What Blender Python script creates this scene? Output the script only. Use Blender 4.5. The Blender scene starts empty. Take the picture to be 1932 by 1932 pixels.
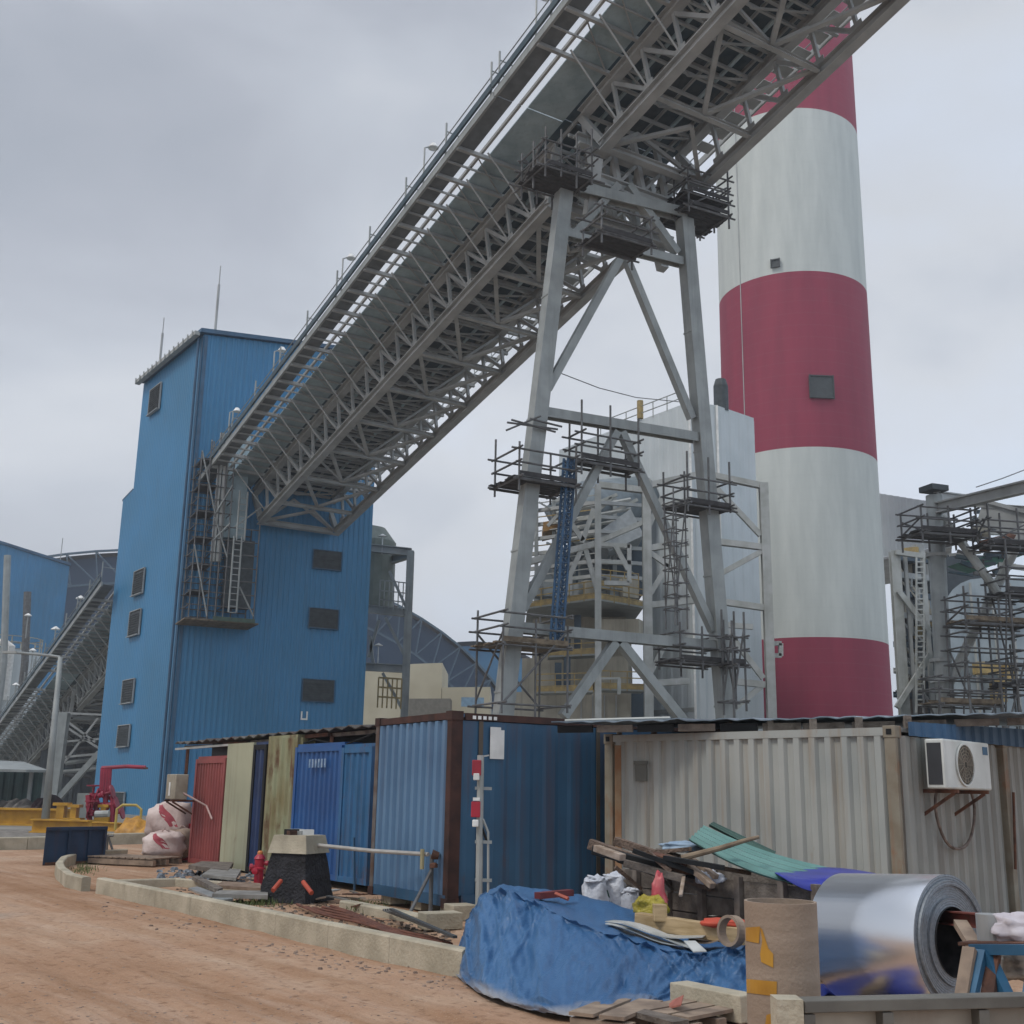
import bpy, math, random
from mathutils import Vector as V, noise, Matrix
random.seed(7)
S = bpy.context.scene; COL = S.collection
# ---------------- camera, sky, sun, exposure ----------------
FP = 2176.; PIT = math.radians(13.8); ROL = math.radians(1.0); CZ = 1.65
F_ = V((0, math.cos(PIT), math.sin(PIT))); U0 = V((0, -math.sin(PIT), math.cos(PIT))); R0 = V((1, 0, 0))
R_ = R0*math.cos(ROL)+U0*math.sin(ROL); U_ = U0*math.cos(ROL)-R0*math.sin(ROL); C0 = V((0, 0, CZ))
cd = bpy.data.cameras.new("camera"); cam = bpy.data.objects.new("camera", cd); COL.objects.link(cam); S.camera = cam
cd.sensor_width = 36; cd.lens = 36*FP/1932; cd.clip_end = 3000; cd.clip_start = .1
m = Matrix.Identity(3); m.col[0] = R_; m.col[1] = U_; m.col[2] = -F_
cam.matrix_world = Matrix.Translation(C0) @ m.to_4x4()
S.render.resolution_x = S.render.resolution_y = 1024
SUN_AZ, SUN_EL = math.radians(-120), math.radians(52)
W = bpy.data.worlds.new("World"); S.world = W; W.use_nodes = True
nt = W.node_tree; N = nt.nodes; L = nt.links; N.clear()
out = N.new('ShaderNodeOutputWorld'); sky = N.new('ShaderNodeTexSky'); sky.sky_type = 'NISHITA'; sky.sun_disc = False
sky.sun_elevation = SUN_EL; sky.sun_rotation = SUN_AZ; sky.air_density = 1.5; sky.dust_density = 3
b1 = N.new('ShaderNodeBackground'); b1.inputs[1].default_value = .08; L.new(sky.outputs[0], b1.inputs[0])
b2 = N.new('ShaderNodeBackground'); b2.inputs[1].default_value = 1.0
tc = N.new('ShaderNodeTexCoord'); mp = N.new('ShaderNodeMapping'); mp.inputs['Scale'].default_value = (1, 1, 1.9)
mp.inputs['Location'].default_value = (.35, .1, .2)
L.new(tc.outputs['Generated'], mp.inputs[0])
n1 = N.new('ShaderNodeTexNoise'); n1.inputs['Scale'].default_value = 2.2; n1.inputs['Detail'].default_value = 7; n1.inputs['Roughness'].default_value = .5; n1.inputs['Distortion'].default_value = .3
L.new(mp.outputs[0], n1.inputs[0])
# the cloud deck is thicker (darker) towards the west, thin and bluish to the east
sx = N.new('ShaderNodeSeparateXYZ'); L.new(tc.outputs['Generated'], sx.inputs[0])
g = N.new('ShaderNodeMath'); g.operation = 'MULTIPLY_ADD'; g.inputs[1].default_value = .42; L.new(sx.outputs[0], g.inputs[0]); L.new(n1.outputs[0], g.inputs[2])
g2 = N.new('ShaderNodeMath'); g2.operation = 'MULTIPLY_ADD'; g2.inputs[1].default_value = -.42; L.new(sx.outputs[2], g2.inputs[0]); L.new(g.outputs[0], g2.inputs[2])
cr = N.new('ShaderNodeValToRGB'); L.new(g2.outputs[0], cr.inputs[0])
E = cr.color_ramp.elements
E[0].position = .06; E[0].color = (.24, .265, .31, 1); E[1].position = .64; E[1].color = (.44, .52, .62, 1)
for p, c in ((.18, (.30, .32, .365)), (.29, (.37, .395, .44)), (.39, (.45, .47, .505)), (.50, (.47, .51, .58))):
    e = E.new(p); e.color = c+(1,)
L.new(cr.outputs[0], b2.inputs[0])
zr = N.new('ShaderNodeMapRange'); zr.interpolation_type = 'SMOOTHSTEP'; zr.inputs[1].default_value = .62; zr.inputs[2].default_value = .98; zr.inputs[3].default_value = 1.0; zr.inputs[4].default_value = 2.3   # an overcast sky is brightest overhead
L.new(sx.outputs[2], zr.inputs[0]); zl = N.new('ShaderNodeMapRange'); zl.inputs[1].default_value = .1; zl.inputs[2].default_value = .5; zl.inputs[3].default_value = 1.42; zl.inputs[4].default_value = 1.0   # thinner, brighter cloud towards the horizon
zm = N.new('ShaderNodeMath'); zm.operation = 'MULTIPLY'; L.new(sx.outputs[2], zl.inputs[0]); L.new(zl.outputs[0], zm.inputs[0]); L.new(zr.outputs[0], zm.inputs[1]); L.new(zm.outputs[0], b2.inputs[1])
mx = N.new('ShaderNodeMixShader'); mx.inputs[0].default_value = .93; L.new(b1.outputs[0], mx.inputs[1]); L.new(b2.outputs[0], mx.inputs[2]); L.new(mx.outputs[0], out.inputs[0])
sd = bpy.data.lights.new("sun", 'SUN'); sd.energy = 1.1; sd.angle = math.radians(14); sd.color = (1, .95, .88)
so = bpy.data.objects.new("sun", sd); COL.objects.link(so)
sv = V((math.sin(SUN_AZ)*math.cos(SUN_EL), math.cos(SUN_AZ)*math.cos(SUN_EL), math.sin(SUN_EL)))
so.rotation_euler = sv.to_track_quat('Z', 'Y').to_euler(); so.location = (0, 0, 60)
S.view_settings.view_transform = 'Standard'; S.view_settings.look = 'None'; S.view_settings.exposure = .62; S.view_settings.gamma = 1
# ---------------- measuring helpers ----------------
def ray(u, v): return F_+R_*((u-966)/FP)-U_*((v-966)/FP)
def at(u, v, d): q = ray(u, v); return C0+q*(d/q.y)
def gz(u, v, z=0.): q = ray(u, v); return C0+q*((z-CZ)/q.z)
def pl(u, v, P0, n): q = ray(u, v); n = V(n); return C0+q*((V(P0)-C0).dot(n)/q.dot(n))
def azv(deg): a = math.radians(deg); return V((math.sin(a), math.cos(a), 0))
def zat(u, v, xy):  # height of the image point above a plan position
    q = ray(u, v); return CZ+q.z/math.hypot(q.x, q.y)*math.hypot(xy[0], xy[1])
ZZ = V((0, 0, 1))
# ---------------- materials ----------------
def lin(h):
    r = [int(h[i:i+2], 16)/255 for i in (0, 2, 4)]
    return tuple((c/12.92 if c < .04045 else ((c+.055)/1.055)**2.4) for c in r)
MATS = {}
def mat(name, col, rough=.6, metal=0., col2=None, scale=3., rust=0., streak=0., bump=0., bscale=20., rustcol='5a3420', stretch=(1, 1, 1), detail=6, spec=.5, trans=0.):
    if name in MATS: return MATS[name]
    m = bpy.data.materials.new(name); m.use_nodes = True; t = m.node_tree; n = t.nodes; l = t.links
    p = n['Principled BSDF']; p.inputs['Roughness'].default_value = rough; p.inputs['Metallic'].default_value = metal
    p.inputs['Specular IOR Level'].default_value = spec
    tc = n.new('ShaderNodeTexCoord'); geo = n.new('ShaderNodeNewGeometry')
    mp = n.new('ShaderNodeMapping'); mp.inputs['Scale'].default_value = stretch; l.new(geo.outputs['Position'], mp.inputs[0])
    c1 = lin(col)+(1,); c2 = (lin(col2) if col2 else tuple(x*.78 for x in c1[:3]))+(1,)
    a = n.new('ShaderNodeTexNoise'); a.inputs['Scale'].default_value = scale; a.inputs['Detail'].default_value = detail; l.new(mp.outputs[0], a.inputs[0])
    r = n.new('ShaderNodeValToRGB'); r.color_ramp.elements[0].position = .36; r.color_ramp.elements[1].position = .64
    l.new(a.outputs[0], r.inputs[0]); r.color_ramp.elements[0].color = c2; r.color_ramp.elements[1].color = c1
    last = r.outputs[0]
    def over(fac_noise_scale, stretchv, lo, hi, colr, amount, last):
        mm = n.new('ShaderNodeMapping'); mm.inputs['Scale'].default_value = stretchv; l.new(geo.outputs['Position'], mm.inputs[0])
        b = n.new('ShaderNodeTexNoise'); b.inputs['Scale'].default_value = fac_noise_scale; b.inputs['Detail'].default_value = 8; b.inputs['Roughness'].default_value = .65
        l.new(mm.outputs[0], b.inputs[0])
        q = n.new('ShaderNodeMapRange'); q.inputs[1].default_value = lo; q.inputs[2].default_value = hi; q.inputs[4].default_value = amount; l.new(b.outputs[0], q.inputs[0])
        x = n.new('ShaderNodeMix'); x.data_type = 'RGBA'; l.new(q.outputs[0], x.inputs[0]); l.new(last, x.inputs[6]); x.inputs[7].default_value = lin(colr)+(1,)
        return x.outputs[2]
    if streak: last = over(5., (1, 1, .06), .5, .72, rustcol if rust else '4a4a48', streak, last)
    if rust: last = over(2.2, (1, 1, .5), .66-.28*rust, .74-.2*rust, rustcol, min(1, .4+rust), last)
    l.new(last, p.inputs['Base Color'])
    if bump:
        b = n.new('ShaderNodeTexNoise'); b.inputs['Scale'].default_value = bscale; b.inputs['Detail'].default_value = 6; l.new(geo.outputs['Position'], b.inputs[0])
        u = n.new('ShaderNodeBump'); u.inputs['Strength'].default_value = bump; u.inputs['Distance'].default_value = .05; l.new(b.outputs[0], u.inputs['Height']); l.new(u.outputs[0], p.inputs['Normal'])
    MATS[name] = m; return m
# ---------------- mesh builder ----------------
class MB:
    def __init__(s): s.v = []; s.f = []; s.sm = False
    def add(s, vs, fs):
        o = len(s.v); s.v += [V(x) for x in vs]; s.f += [tuple(i+o for i in f) for f in fs]; return s
    def par(s, o, a, b, c):
        o, a, b, c = V(o), V(a), V(b), V(c)
        vs = [o, o+a, o+a+b, o+b, o+c, o+a+c, o+a+b+c, o+b+c]
        fs = [(0, 3, 2, 1), (4, 5, 6, 7), (0, 1, 5, 4), (1, 2, 6, 5), (2, 3, 7, 6), (3, 0, 4, 7)]
        if a.cross(b).dot(c) < 0: fs = [f[::-1] for f in fs]
        return s.add(vs, fs)
    def box(s, c, size, az=0):  # centre of base
        x = azv(90-az+0) if False else V((math.cos(math.radians(az)), math.sin(math.radians(az)), 0)); y = V((-x.y, x.x, 0))
        a, b = x*size[0], y*size[1]
        return s.par(V(c)-a/2-b/2, a, b, ZZ*size[2])
    def beam(s, p, q, w, h=None, up=ZZ):
        p, q = V(p), V(q); h = h or w; d = q-p
        if d.length < 1e-6: return s
        x = d.cross(up)
        if x.length < 1e-4*d.length: x = d.cross(V((1, 0, 0)))
        x.normalize(); y = x.cross(d).normalized()
        return s.par(p-x*w/2-y*h/2, x*w, y*h, d)
    def hbeam(s, p, q, w, h=None, up=ZZ, t=.08):
        p, q = V(p), V(q); h = h or w; d = q-p; x = d.cross(up)
        if x.length < 1e-4*d.length: x = d.cross(V((1, 0, 0)))
        x.normalize(); y = x.cross(d).normalized(); tt = h*t*1.4
        s.par(p-x*w/2-y*h/2, x*w, y*tt, d); s.par(p-x*w/2+y*(h/2-tt), x*w, y*tt, d)
        return s.par(p-x*w*t-y*(h/2-tt), x*w*t*2, y*(h-2*tt), d)
    def tube(s, pts, r, n=8, r2=None, cap=True):
        pts = [V(p) for p in pts]; o = len(s.v); k = len(pts); prev = None
        for i, p in enumerate(pts):
            d = (pts[min(i+1, k-1)]-pts[max(i-1, 0)]).normalized()
            if prev is None: x = d.cross(ZZ); x = x if x.length > .01 else d.cross(V((1, 0, 0)))
            else: x = prev-d*prev.dot(d)
            x.normalize(); prev = x; y = d.cross(x); rr = r if r2 is None else r+(r2-r)*i/(k-1)
            for j in range(n): t = 2*math.pi*j/n; s.v.append(p+x*(math.cos(t)*rr)+y*(math.sin(t)*rr))
        for i in range(k-1):
            for j in range(n): a = o+i*n+j; b = o+i*n+(j+1) % n; s.f.append((a, a+n, b+n, b))
        if cap: s.f.append(tuple(range(o, o+n))); s.f.append(tuple(range(o+(k-1)*n, o+k*n))[::-1])
        return s
    def lathe(s, prof, c=(0, 0, 0), ax=ZZ, n=24, xdir=None):
        ax = V(ax).normalized(); x = V(xdir) if xdir else ax.cross(V((0, 1, .01))); x -= ax*x.dot(ax); x.normalize(); y = ax.cross(x); o = len(s.v); c = V(c)
        for r, z in prof:
            for j in range(n): t = 2*math.pi*j/n; s.v.append(c+ax*z+(x*math.cos(t)+y*math.sin(t))*r)
        for i in range(len(prof)-1):
            for j in range(n): a = o+i*n+j; b = o+i*n+(j+1) % n; s.f.append((a, b, b+n, a+n))
        return s
    def prism(s, poly, d):  # polygon extruded by d
        n = len(poly); o = len(s.v); d = V(d); s.v += [V(p) for p in poly]+[V(p)+d for p in poly]
        s.f.append(tuple(range(o, o+n))[::-1]); s.f.append(tuple(range(o+n, o+2*n)))
        for i in range(n): j = (i+1) % n; s.f.append((o+i, o+j, o+n+j, o+n+i))
        return s
    def corr(s, A, B, z0, z1, pitch=.28, depth=.036, nrm=None, th=.0, ztop=None):
        """ribbed sheet wall between plan points A,B; ribs stand out along nrm; closed with a back sheet"""
        A, B = V((A[0], A[1], 0)), V((B[0], B[1], 0)); d = B-A; Ln = d.length; d.normalize(); nr = V(nrm) if nrm else V((d.y, -d.x, 0))
        n = max(1, round(Ln/pitch)); p = Ln/n; xs = []
        for i in range(n):
            for t, h in ((0, 0), (.22, 0), (.36, 1), (.72, 1), (.86, 0)): xs.append(((i+t)*p, h*depth))
        xs.append((Ln, 0)); o = len(s.v)
        for x, h in xs:
            q = A+d*x+nr*h; zt = z1+(ztop-z1)*x/Ln if ztop is not None else z1
            s.v += [V((q.x, q.y, z0)), V((q.x, q.y, zt))]
        for i in range(len(xs)-1): a = o+2*i; s.f.append((a, a+2, a+3, a+1))
        return s
    def grid(s, rows, thick=0.):
        o = len(s.v); nr = len(rows); nc = len(rows[0])
        for r in rows: s.v += [V(p) for p in r]
        for i in range(nr-1):
            for j in range(nc-1): a = o+i*nc+j; s.f.append((a, a+1, a+nc+1, a+nc))
        return s
    def build(s, name, mt, parent=None, smooth=False, bevel=0., solid=0., loc=None, sub=0):
        if loc is None:
            loc = PL.get(parent.name, V((0, 0, 0))) if parent else V((sum(p.x for p in s.v)/len(s.v), sum(p.y for p in s.v)/len(s.v), min(p.z for p in s.v)))
        loc = V(loc); me = bpy.data.meshes.new(name); me.from_pydata([tuple(p-loc) for p in s.v], [], s.f); me.update()
        import bmesh
        bm = bmesh.new(); bm.from_mesh(me); bmesh.ops.recalc_face_normals(bm, faces=bm.faces); bm.to_mesh(me); bm.free()
        if smooth: me.polygons.foreach_set('use_smooth', [True]*len(me.polygons))
        o = bpy.data.objects.new(name, me); COL.objects.link(o)
        for q in (mt if isinstance(mt, (list, tuple)) else [mt]): me.materials.append(q)
        if parent: o.parent = parent; PL[o.name] = PL[parent.name]
        else: o.location = loc; PL[o.name] = loc
        if solid: md = o.modifiers.new('s', 'SOLIDIFY'); md.thickness = solid
        if sub: md = o.modifiers.new('u', 'SUBSURF'); md.levels = md.render_levels = sub
        if bevel: md = o.modifiers.new('b', 'BEVEL'); md.width = bevel; md.segments = 2; md.limit_method = 'ANGLE'
        return o
PL = {}
def thing(name, label, cat, loc, group=None):
    o = bpy.data.objects.new(name, None); COL.objects.link(o); o.location = V(loc); o.empty_display_size = .3
    o['label'] = label; o['category'] = cat
    if group: o['group'] = group
    PL[o.name] = V(loc); return o
def tag(o, label, cat, group=None):
    o['label'] = label; o['category'] = cat
    if group: o['group'] = group
    return o
def struct(o, kind='structure'): o['kind'] = kind; return o
def B(p, q, w, h=None, up=ZZ): return MB().beam(p, q, w, h, up)
def T(pts, r, n=8, r2=None): return MB().tube(pts, r, n, r2)
# ---------------- material palette ----------------
STEEL = mat('galvanised_steel', '989d9c', .55, .1, '868b8a', 1.2, streak=.25)
STEEL_L = mat('light_grey_paint', 'a9acaa', .5, .1, '959893', 1.5, streak=.2)
STEEL_D = mat('dull_steel_underside', 'a6a9a8', .6, .1, '919493', 1.)
SCAF = mat('scaffold_tube', '66686a', .6, .2, '4f4e4d', 3.)
PLANK = mat('scaffold_plank', '7b6e5c', .85, 0, '54493c', 4.)
PLANKD = mat('dark_deck', '3f3e3f', .85, 0, '2f2e2f', 4.)
TEAL = mat('teal_deck_sheet', 'a3b6bc', .5, .1, '8b9fa6', 1.2, streak=.2)
TEALD = mat('dark_teal', '49565c', .55, .1, '2a424e', 1.5)
BLUE = mat('blue_cladding', '357ba8', .45, 0, '307299', .18, streak=.2)
BLUE_T = mat('blue_trim', '355c7a', .5, 0, '2c4c66', 1)
LOUV = mat('louvre_grey', '40484c', .6, 0, '2c3438', 3)
WHITE = mat('white_cladding', 'c2c9cb', .5, 0, 'b8c0c2', .4, streak=.06)
CONC = mat('concrete', 'b5ac98', .9, 0, '9a927f', 2.5, streak=.2, bump=.3, bscale=30)
CONCB = mat('beige_concrete', 'b0ab9c', .9, 0, '999486', .6, streak=.4)
YEL = mat('yellow_rail', 'a8915a', .6, 0, '8a7850', 3)
WOOD = mat('pale_timber', 'b39c78', .8, 0, '96805c', 5, stretch=(1, 1, 6))
WOODD = mat('weathered_wood', '7a7168', .9, 0, '544c45', 5, bump=.4, bscale=30)
BLACK = mat('black_void', '16181a', .9)
RUST = mat('rusty_steel', '6b4634', .85, 0, '3f2a22', 5, bump=.3)
GLASS = mat('lamp_white', 'e6e6e2', .4)
RED = mat('red_paint', 'a81f34', .4, 0, '8c1a2c', 3)
# ---------------- ground ----------------
gm = bpy.data.materials.new('dirt_road'); gm.use_nodes = True; t = gm.node_tree; n = t.nodes; l = t.links; p = n['Principled BSDF']
p.inputs['Roughness'].default_value = .95; p.inputs['Specular IOR Level'].default_value = .15
geo = n.new('ShaderNodeNewGeometry')
def nz(sc, det=8, st=(1, 1, 1), rot=0, dist=0):
    mm = n.new('ShaderNodeMapping'); mm.vector_type = 'TEXTURE'; mm.inputs['Scale'].default_value = tuple(1/x for x in st); mm.inputs['Rotation'].default_value = (0, 0, rot); l.new(geo.outputs['Position'], mm.inputs[0])
    q = n.new('ShaderNodeTexNoise'); q.inputs['Scale'].default_value = sc; q.inputs['Detail'].default_value = det; q.inputs['Roughness'].default_value = .62; q.inputs['Distortion'].default_value = dist; l.new(mm.outputs[0], q.inputs[0]); return q.outputs[0]
def ramp(src, stops):
    r = n.new('ShaderNodeValToRGB'); l.new(src, r.inputs[0]); e = r.color_ramp.elements
    e[0].position, e[0].color = stops[0][0], lin(stops[0][1])+(1,); e[1].position, e[1].color = stops[-1][0], lin(stops[-1][1])+(1,)
    for a, c in stops[1:-1]: x = e.new(a); x.color = lin(c)+(1,)
    return r.outputs[0]
def mixc(f, a, b, lo=None, hi=None, amt=1.):
    if lo is not None:
        q = n.new('ShaderNodeMapRange'); q.inputs[1].default_value = lo; q.inputs[2].default_value = hi; q.inputs[4].default_value = amt; l.new(f, q.inputs[0]); f = q.outputs[0]
    x = n.new('ShaderNodeMix'); x.data_type = 'RGBA'; l.new(f, x.inputs[0]); l.new(a, x.inputs[6])
    if isinstance(b, str): x.inputs[7].default_value = lin(b)+(1,)
    else: l.new(b, x.inputs[7])
    return x.outputs[2]
base = ramp(nz(.45, 9), [(.3, '95755c'), (.45, 'aa8970'), (.58, 'b2957d'), (.72, 'bea690')])
tr = nz(1.5, 8, (1, .05, 1), math.radians(37), .15)       # wheel tracks run along the road
base = mixc(tr, base, '8f6c50', .46, .66, .75)
base = mixc(nz(2.6, 8, (1, .07, 1), math.radians(39)), base, 'bfa997', .54, .74, .55)
base = mixc(nz(9, 10), base, '6f5340', .54, .68, .6)
base = mixc(nz(.22, 5), base, '9a9086', .6, .7, .6)
base = mixc(nz(60, 3), base, 'd4c3b0', .62, .7, .5)
l.new(base, p.inputs['Base Color'])
bp = n.new('ShaderNodeBump'); bp.inputs['Strength'].default_value = .9; bp.inputs['Distance'].default_value = .05; l.new(nz(7, 12), bp.inputs['Height'])
bp2 = n.new('ShaderNodeBump'); bp2.inputs['Strength'].default_value = .8; bp2.inputs['Distance'].default_value = .08; l.new(tr, bp2.inputs['Height']); l.new(bp.outputs[0], bp2.inputs['Normal']); l.new(bp2.outputs[0], p.inputs['Normal'])
def rut(x, y):  # wheel ruts worn along the road beside the kerb
    c = (x+.4)*.79+(y-11.6)*.61; s_ = (x+.4)*-.61+(y-11.6)*.79
    if c > -.6 or y > 30 or y < 4: return 0
    w = .25*noise.noise(V((s_*.12, 3, 0))); h = 0
    for k, (c0, wd, dp) in enumerate(((-1.3, .16, .022), (-2.1, .2, .03), (-3.0, .16, .02), (-3.9, .22, .035), (-4.9, .16, .02), (-5.8, .2, .03), (-7.2, .2, .02))):
        d_ = (c-c0-w*(1+.3*k))/wd; h -= dp*math.exp(-d_*d_); h += dp*.6*math.exp(-(abs(d_)-1.8)**2*2)
    return h*(.6+.8*noise.noise(V((s_*.5, c*.5, 1))))
def gh(x, y):  # gentle unevenness of the ground near the camera
    f = max(0, 1-max(abs(x), abs(y-15))/30)
    return f*(.05*noise.noise(V((x*.35, y*.35, 0)))+.02*noise.noise(V((x*1.3, y*1.3, 3)))+.008*noise.noise(V((x*4, y*4, 7))))-.03+rut(x, y)
xs = [-900, -300, -100, -50, -30, -22]+[-16+i*.1 for i in range(200)]+[5+i*.5 for i in range(40)]+[30, 60, 150, 400, 900]; ys = [-60, -10, 0, 3]+[5+i*.1 for i in range(200)]+[25.5+i for i in range(22)]+[50, 80, 150, 400, 1500]
MB().grid([[(x, y, gh(x, y)) for x in xs] for y in ys]).build('ground', gm, smooth=True, loc=(0, 0, 0)); struct(bpy.data.objects['ground'])
# loose gravel and litter on the dirt
def pebbles(name, npts, region, r0, r1, mt, label=None):
    mb = MB()
    for _ in range(npts):
        u, v = region(); q = gz(u, v, 0); r = random.uniform(r0, r1); h = r*random.uniform(.5, .9); k = random.uniform(0, 6)
        vs = [(q.x+r*math.cos(k+i*2*math.pi/5)*random.uniform(.7, 1.2), q.y+r*math.sin(k+i*2*math.pi/5)*random.uniform(.7, 1.2), gh(q.x, q.y)-.01) for i in range(5)]
        tp = [(a[0]*.6+q.x*.4, a[1]*.6+q.y*.4, a[2]+h) for a in vs]
        mb.add(vs+tp, [(0, 1, 6, 5), (1, 2, 7, 6), (2, 3, 8, 7), (3, 4, 9, 8), (4, 0, 5, 9), (5, 6, 7, 8, 9)])
    o = mb.build(name, mt, loc=(0, 0, 0)); struct(o, 'stuff'); return o
STONE = mat('pebble_stone', 'a08c7c', .9, 0, '6c5b50', 8)
pebbles('gravel', 1400, lambda: (random.uniform(0, 900), 1932-min(random.expovariate(1/130), 330)), .006, .02, STONE)
pebbles('loose_stones', 260, lambda: (lambda t: (180+t*690+random.gauss(0, 25), 1700+t*150+abs(random.gauss(0, 10))))(random.random()), .01, .035, STONE)
pebbles('rubble', 420, lambda: (lambda t: (330+t*520, 1665+t*100+random.uniform(-12, 22)))(random.random()), .015, .05, mat('rubble_grey', '7d7166', .95, 0, '4f453e', 6))
# ---------------- kerbs ----------------
kt = [gz(180, 1683), gz(322, 1706), gz(600, 1768), gz(871, 1840)]
def kerb(pts, h, w, name, gap=None):
    rows = []; k = len(pts)
    for i, q in enumerate(pts):
        d = (pts[min(i+1, k-1)]-pts[max(i-1, 0)]); d.z = 0; d.normalize(); nn = V((-d.y, d.x, 0))
        rows.append([V((q.x, q.y, -.1)), V((q.x, q.y, h-.02)), V((q.x, q.y, h))+nn*.02, V((q.x, q.y, h))+nn*(w-.02), V((q.x, q.y, h-.02))+nn*w, V((q.x, q.y, -.1))+nn*w])
    mb = MB().grid(rows); c = len(rows[0]); e = len(mb.v); mb.f += [tuple(range(c)), tuple(range(e-c, e))]
    o = mb.build(name, CONC, loc=(0, 0, 0)); struct(o); return o
A = gz(180, 1683); Bk = gz(871, 1840); d = (Bk-A); Lk = d.length; d.normalize()
nb = 8
for i in range(nb):     # cast kerb lengths with hairline joints
    a = A+d*(Lk*i/nb+.003); b = A+d*(Lk*(i+1)/nb-.003); kerb([a, a+(b-a)*.5, b], .225+.001*random.uniform(-1, 1), .16, 'kerb')
cu = [gz(170, 1678), gz(140, 1670), gz(122, 1656), gz(118, 1646), gz(126, 1634), gz(150, 1626), gz(190, 1621), gz(240, 1618)]
kerb(cu, .2, .15, 'kerb')
# second kerb seen behind the pedestal, and the far one across the junction
kerb([gz(200, 1672, 0), gz(330, 1668), gz(480, 1680)], .1, .12, 'kerb'); kerb([gz(640, 1712), gz(740, 1732), gz(830, 1752)], .1, .2, 'kerb')
for a, b in (((-60, 1603), (50, 1601)), ((52, 1601), (130, 1598)), ((205, 1592), (290, 1590))):
    q, r = gz(*a), gz(*b); kerb([q, (q+r)/2, r], .3, .3, 'kerb')
MB().add([gz(-200, 1592, .01), gz(290, 1583, .01), gz(330, 1560, .01), gz(-200, 1562, .01)], [(0, 1, 2, 3)]).build('gravel_verge', mat('grey_gravel', '8d8880', .95, 0, '5f5a55', 3, bump=.6), loc=(0, 0, 0)); struct(bpy.data.objects['gravel_verge'])

# concrete yard of the plant beyond the dirt road
MB().add([(-400, 47, .012), (400, 47, .012), (400, 420, .012), (-400, 420, .012)], [(0, 1, 2, 3)]).build('concrete_yard', mat('yard_concrete', '8a8780', .9, 0, '73706a', .3), loc=(0, 0, 0)); struct(bpy.data.objects['concrete_yard'])
MB().add([(3.5, 20.6, .004), (400, 20.6, .004), (400, 46.9, .004), (-3, 46.9, .004), (-1, 24, .004)], [(0, 1, 2, 3, 4)]).build('concrete_apron', mat('yard_concrete', '8a8780'), loc=(0, 0, 0)); struct(bpy.data.objects['concrete_apron'])
# ---------------- chimney ----------------
cm = bpy.data.materials.new('chimney_paint'); cm.use_nodes = True; t = cm.node_tree; n = t.nodes; l = t.links; p = n['Principled BSDF']; p.inputs['Roughness'].default_value = .75
geo = n.new('ShaderNodeNewGeometry'); sp = n.new('ShaderNodeSeparateXYZ'); l.new(geo.outputs['Position'], sp.inputs[0])
md = n.new('ShaderNodeMath'); md.operation = 'MULTIPLY_ADD'; md.inputs[1].default_value = 1/34.4; md.inputs[2].default_value = .5-15.4/34.4+1; l.new(sp.outputs[2], md.inputs[0])
fr = n.new('ShaderNodeMath'); fr.operation = 'FRACT'; l.new(md.outputs[0], fr.inputs[0])
gt = n.new('ShaderNodeMath'); gt.operation = 'GREATER_THAN'; gt.inputs[1].default_value = .5; l.new(fr.outputs[0], gt.inputs[0])
wh = ramp(nz(.8, 6, (1, 1, .15)), [(.35, 'b3b8b4'), (.65, 'c3c7c2')]); rd = ramp(nz(.8, 6, (1, 1, .15)), [(.35, '832a42'), (.65, '8f2f47')])
x = mixc(gt.outputs[0], rd, wh)
# shuttering lifts every 1.2 m leave faint rings
md2 = n.new('ShaderNodeMath'); md2.operation = 'PINGPONG'; md2.inputs[1].default_value = .6; l.new(sp.outputs[2], md2.inputs[0])
x = mixc(md2.outputs[0], x, '8d8f8c', .05, .0, .10)
x = mixc(nz(1.5, 7, (1, 1, .05)), x, '8a8a86', .6, .8, .10)
l.new(x, p.inputs['Base Color'])
CC = V((27.54, 106.5, 0)); CR = 7.28
ch = thing('chimney', 'tall chimney painted in wide red and white bands', 'chimney', CC)
MB().lathe([(CR-.08-.001*z, z) for z in range(0, 181, 6)], CC, n=96).build('shaft', cm, ch, smooth=True)
MB().lathe([(CR-1.6, 180), (CR-2.0, 180.2), (CR-2.2, 179)], CC, n=64).build('flue_rim', BLACK, ch)
def on_chim(u, v, ex=0):
    q = ray(u, v); hd = math.hypot(q.x, q.y); a = math.atan2(q.x, q.y)-math.atan2(CC.x, CC.y); D = CC.length; r = CR-.1+ex
    t = D*math.cos(a)-math.sqrt(max(0, r*r-(D*math.sin(a))**2)); return C0+q*(t/hd)
for (u, v, w, h) in ((1550, 730, 2.2, 2.1), (1463, 497, .8, .75)):
    q = on_chim(u, v, .1); rad = V((q.x-CC.x, q.y-CC.y, 0)).normalized(); tg = V((-rad.y, rad.x, 0))
    MB().par(q-tg*w/2-ZZ*h/2-rad*.4, tg*w, ZZ*h, rad*.45).build('hatch', mat('hatch_dark', '454a4c', .7), ch)
    fb = MB(); o = q+rad*.03
    for s_ in (-1, 1): fb.par(o+tg*(s_*w/2-.05)-ZZ*(h/2+.08), tg*.1, ZZ*(h+.16), rad*.12)
    for s_ in (-1, 1): fb.par(o+ZZ*(s_*h/2-.05)-tg*(w/2-.05), tg*(w-.1), ZZ*.1, rad*.12)
    fb.build('hatch_frame', mat('hatch_dark', '454a4c'), ch)
for u in (1398,):   # slim earthing strips down the shaft
    q = on_chim(u, 600, .03); MB().par((q.x, q.y, 0), (.07, -.03, 0), (0, -.03, 0), (0, 0, 178)).build('lightning_strip', STEEL_D, ch)

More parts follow.
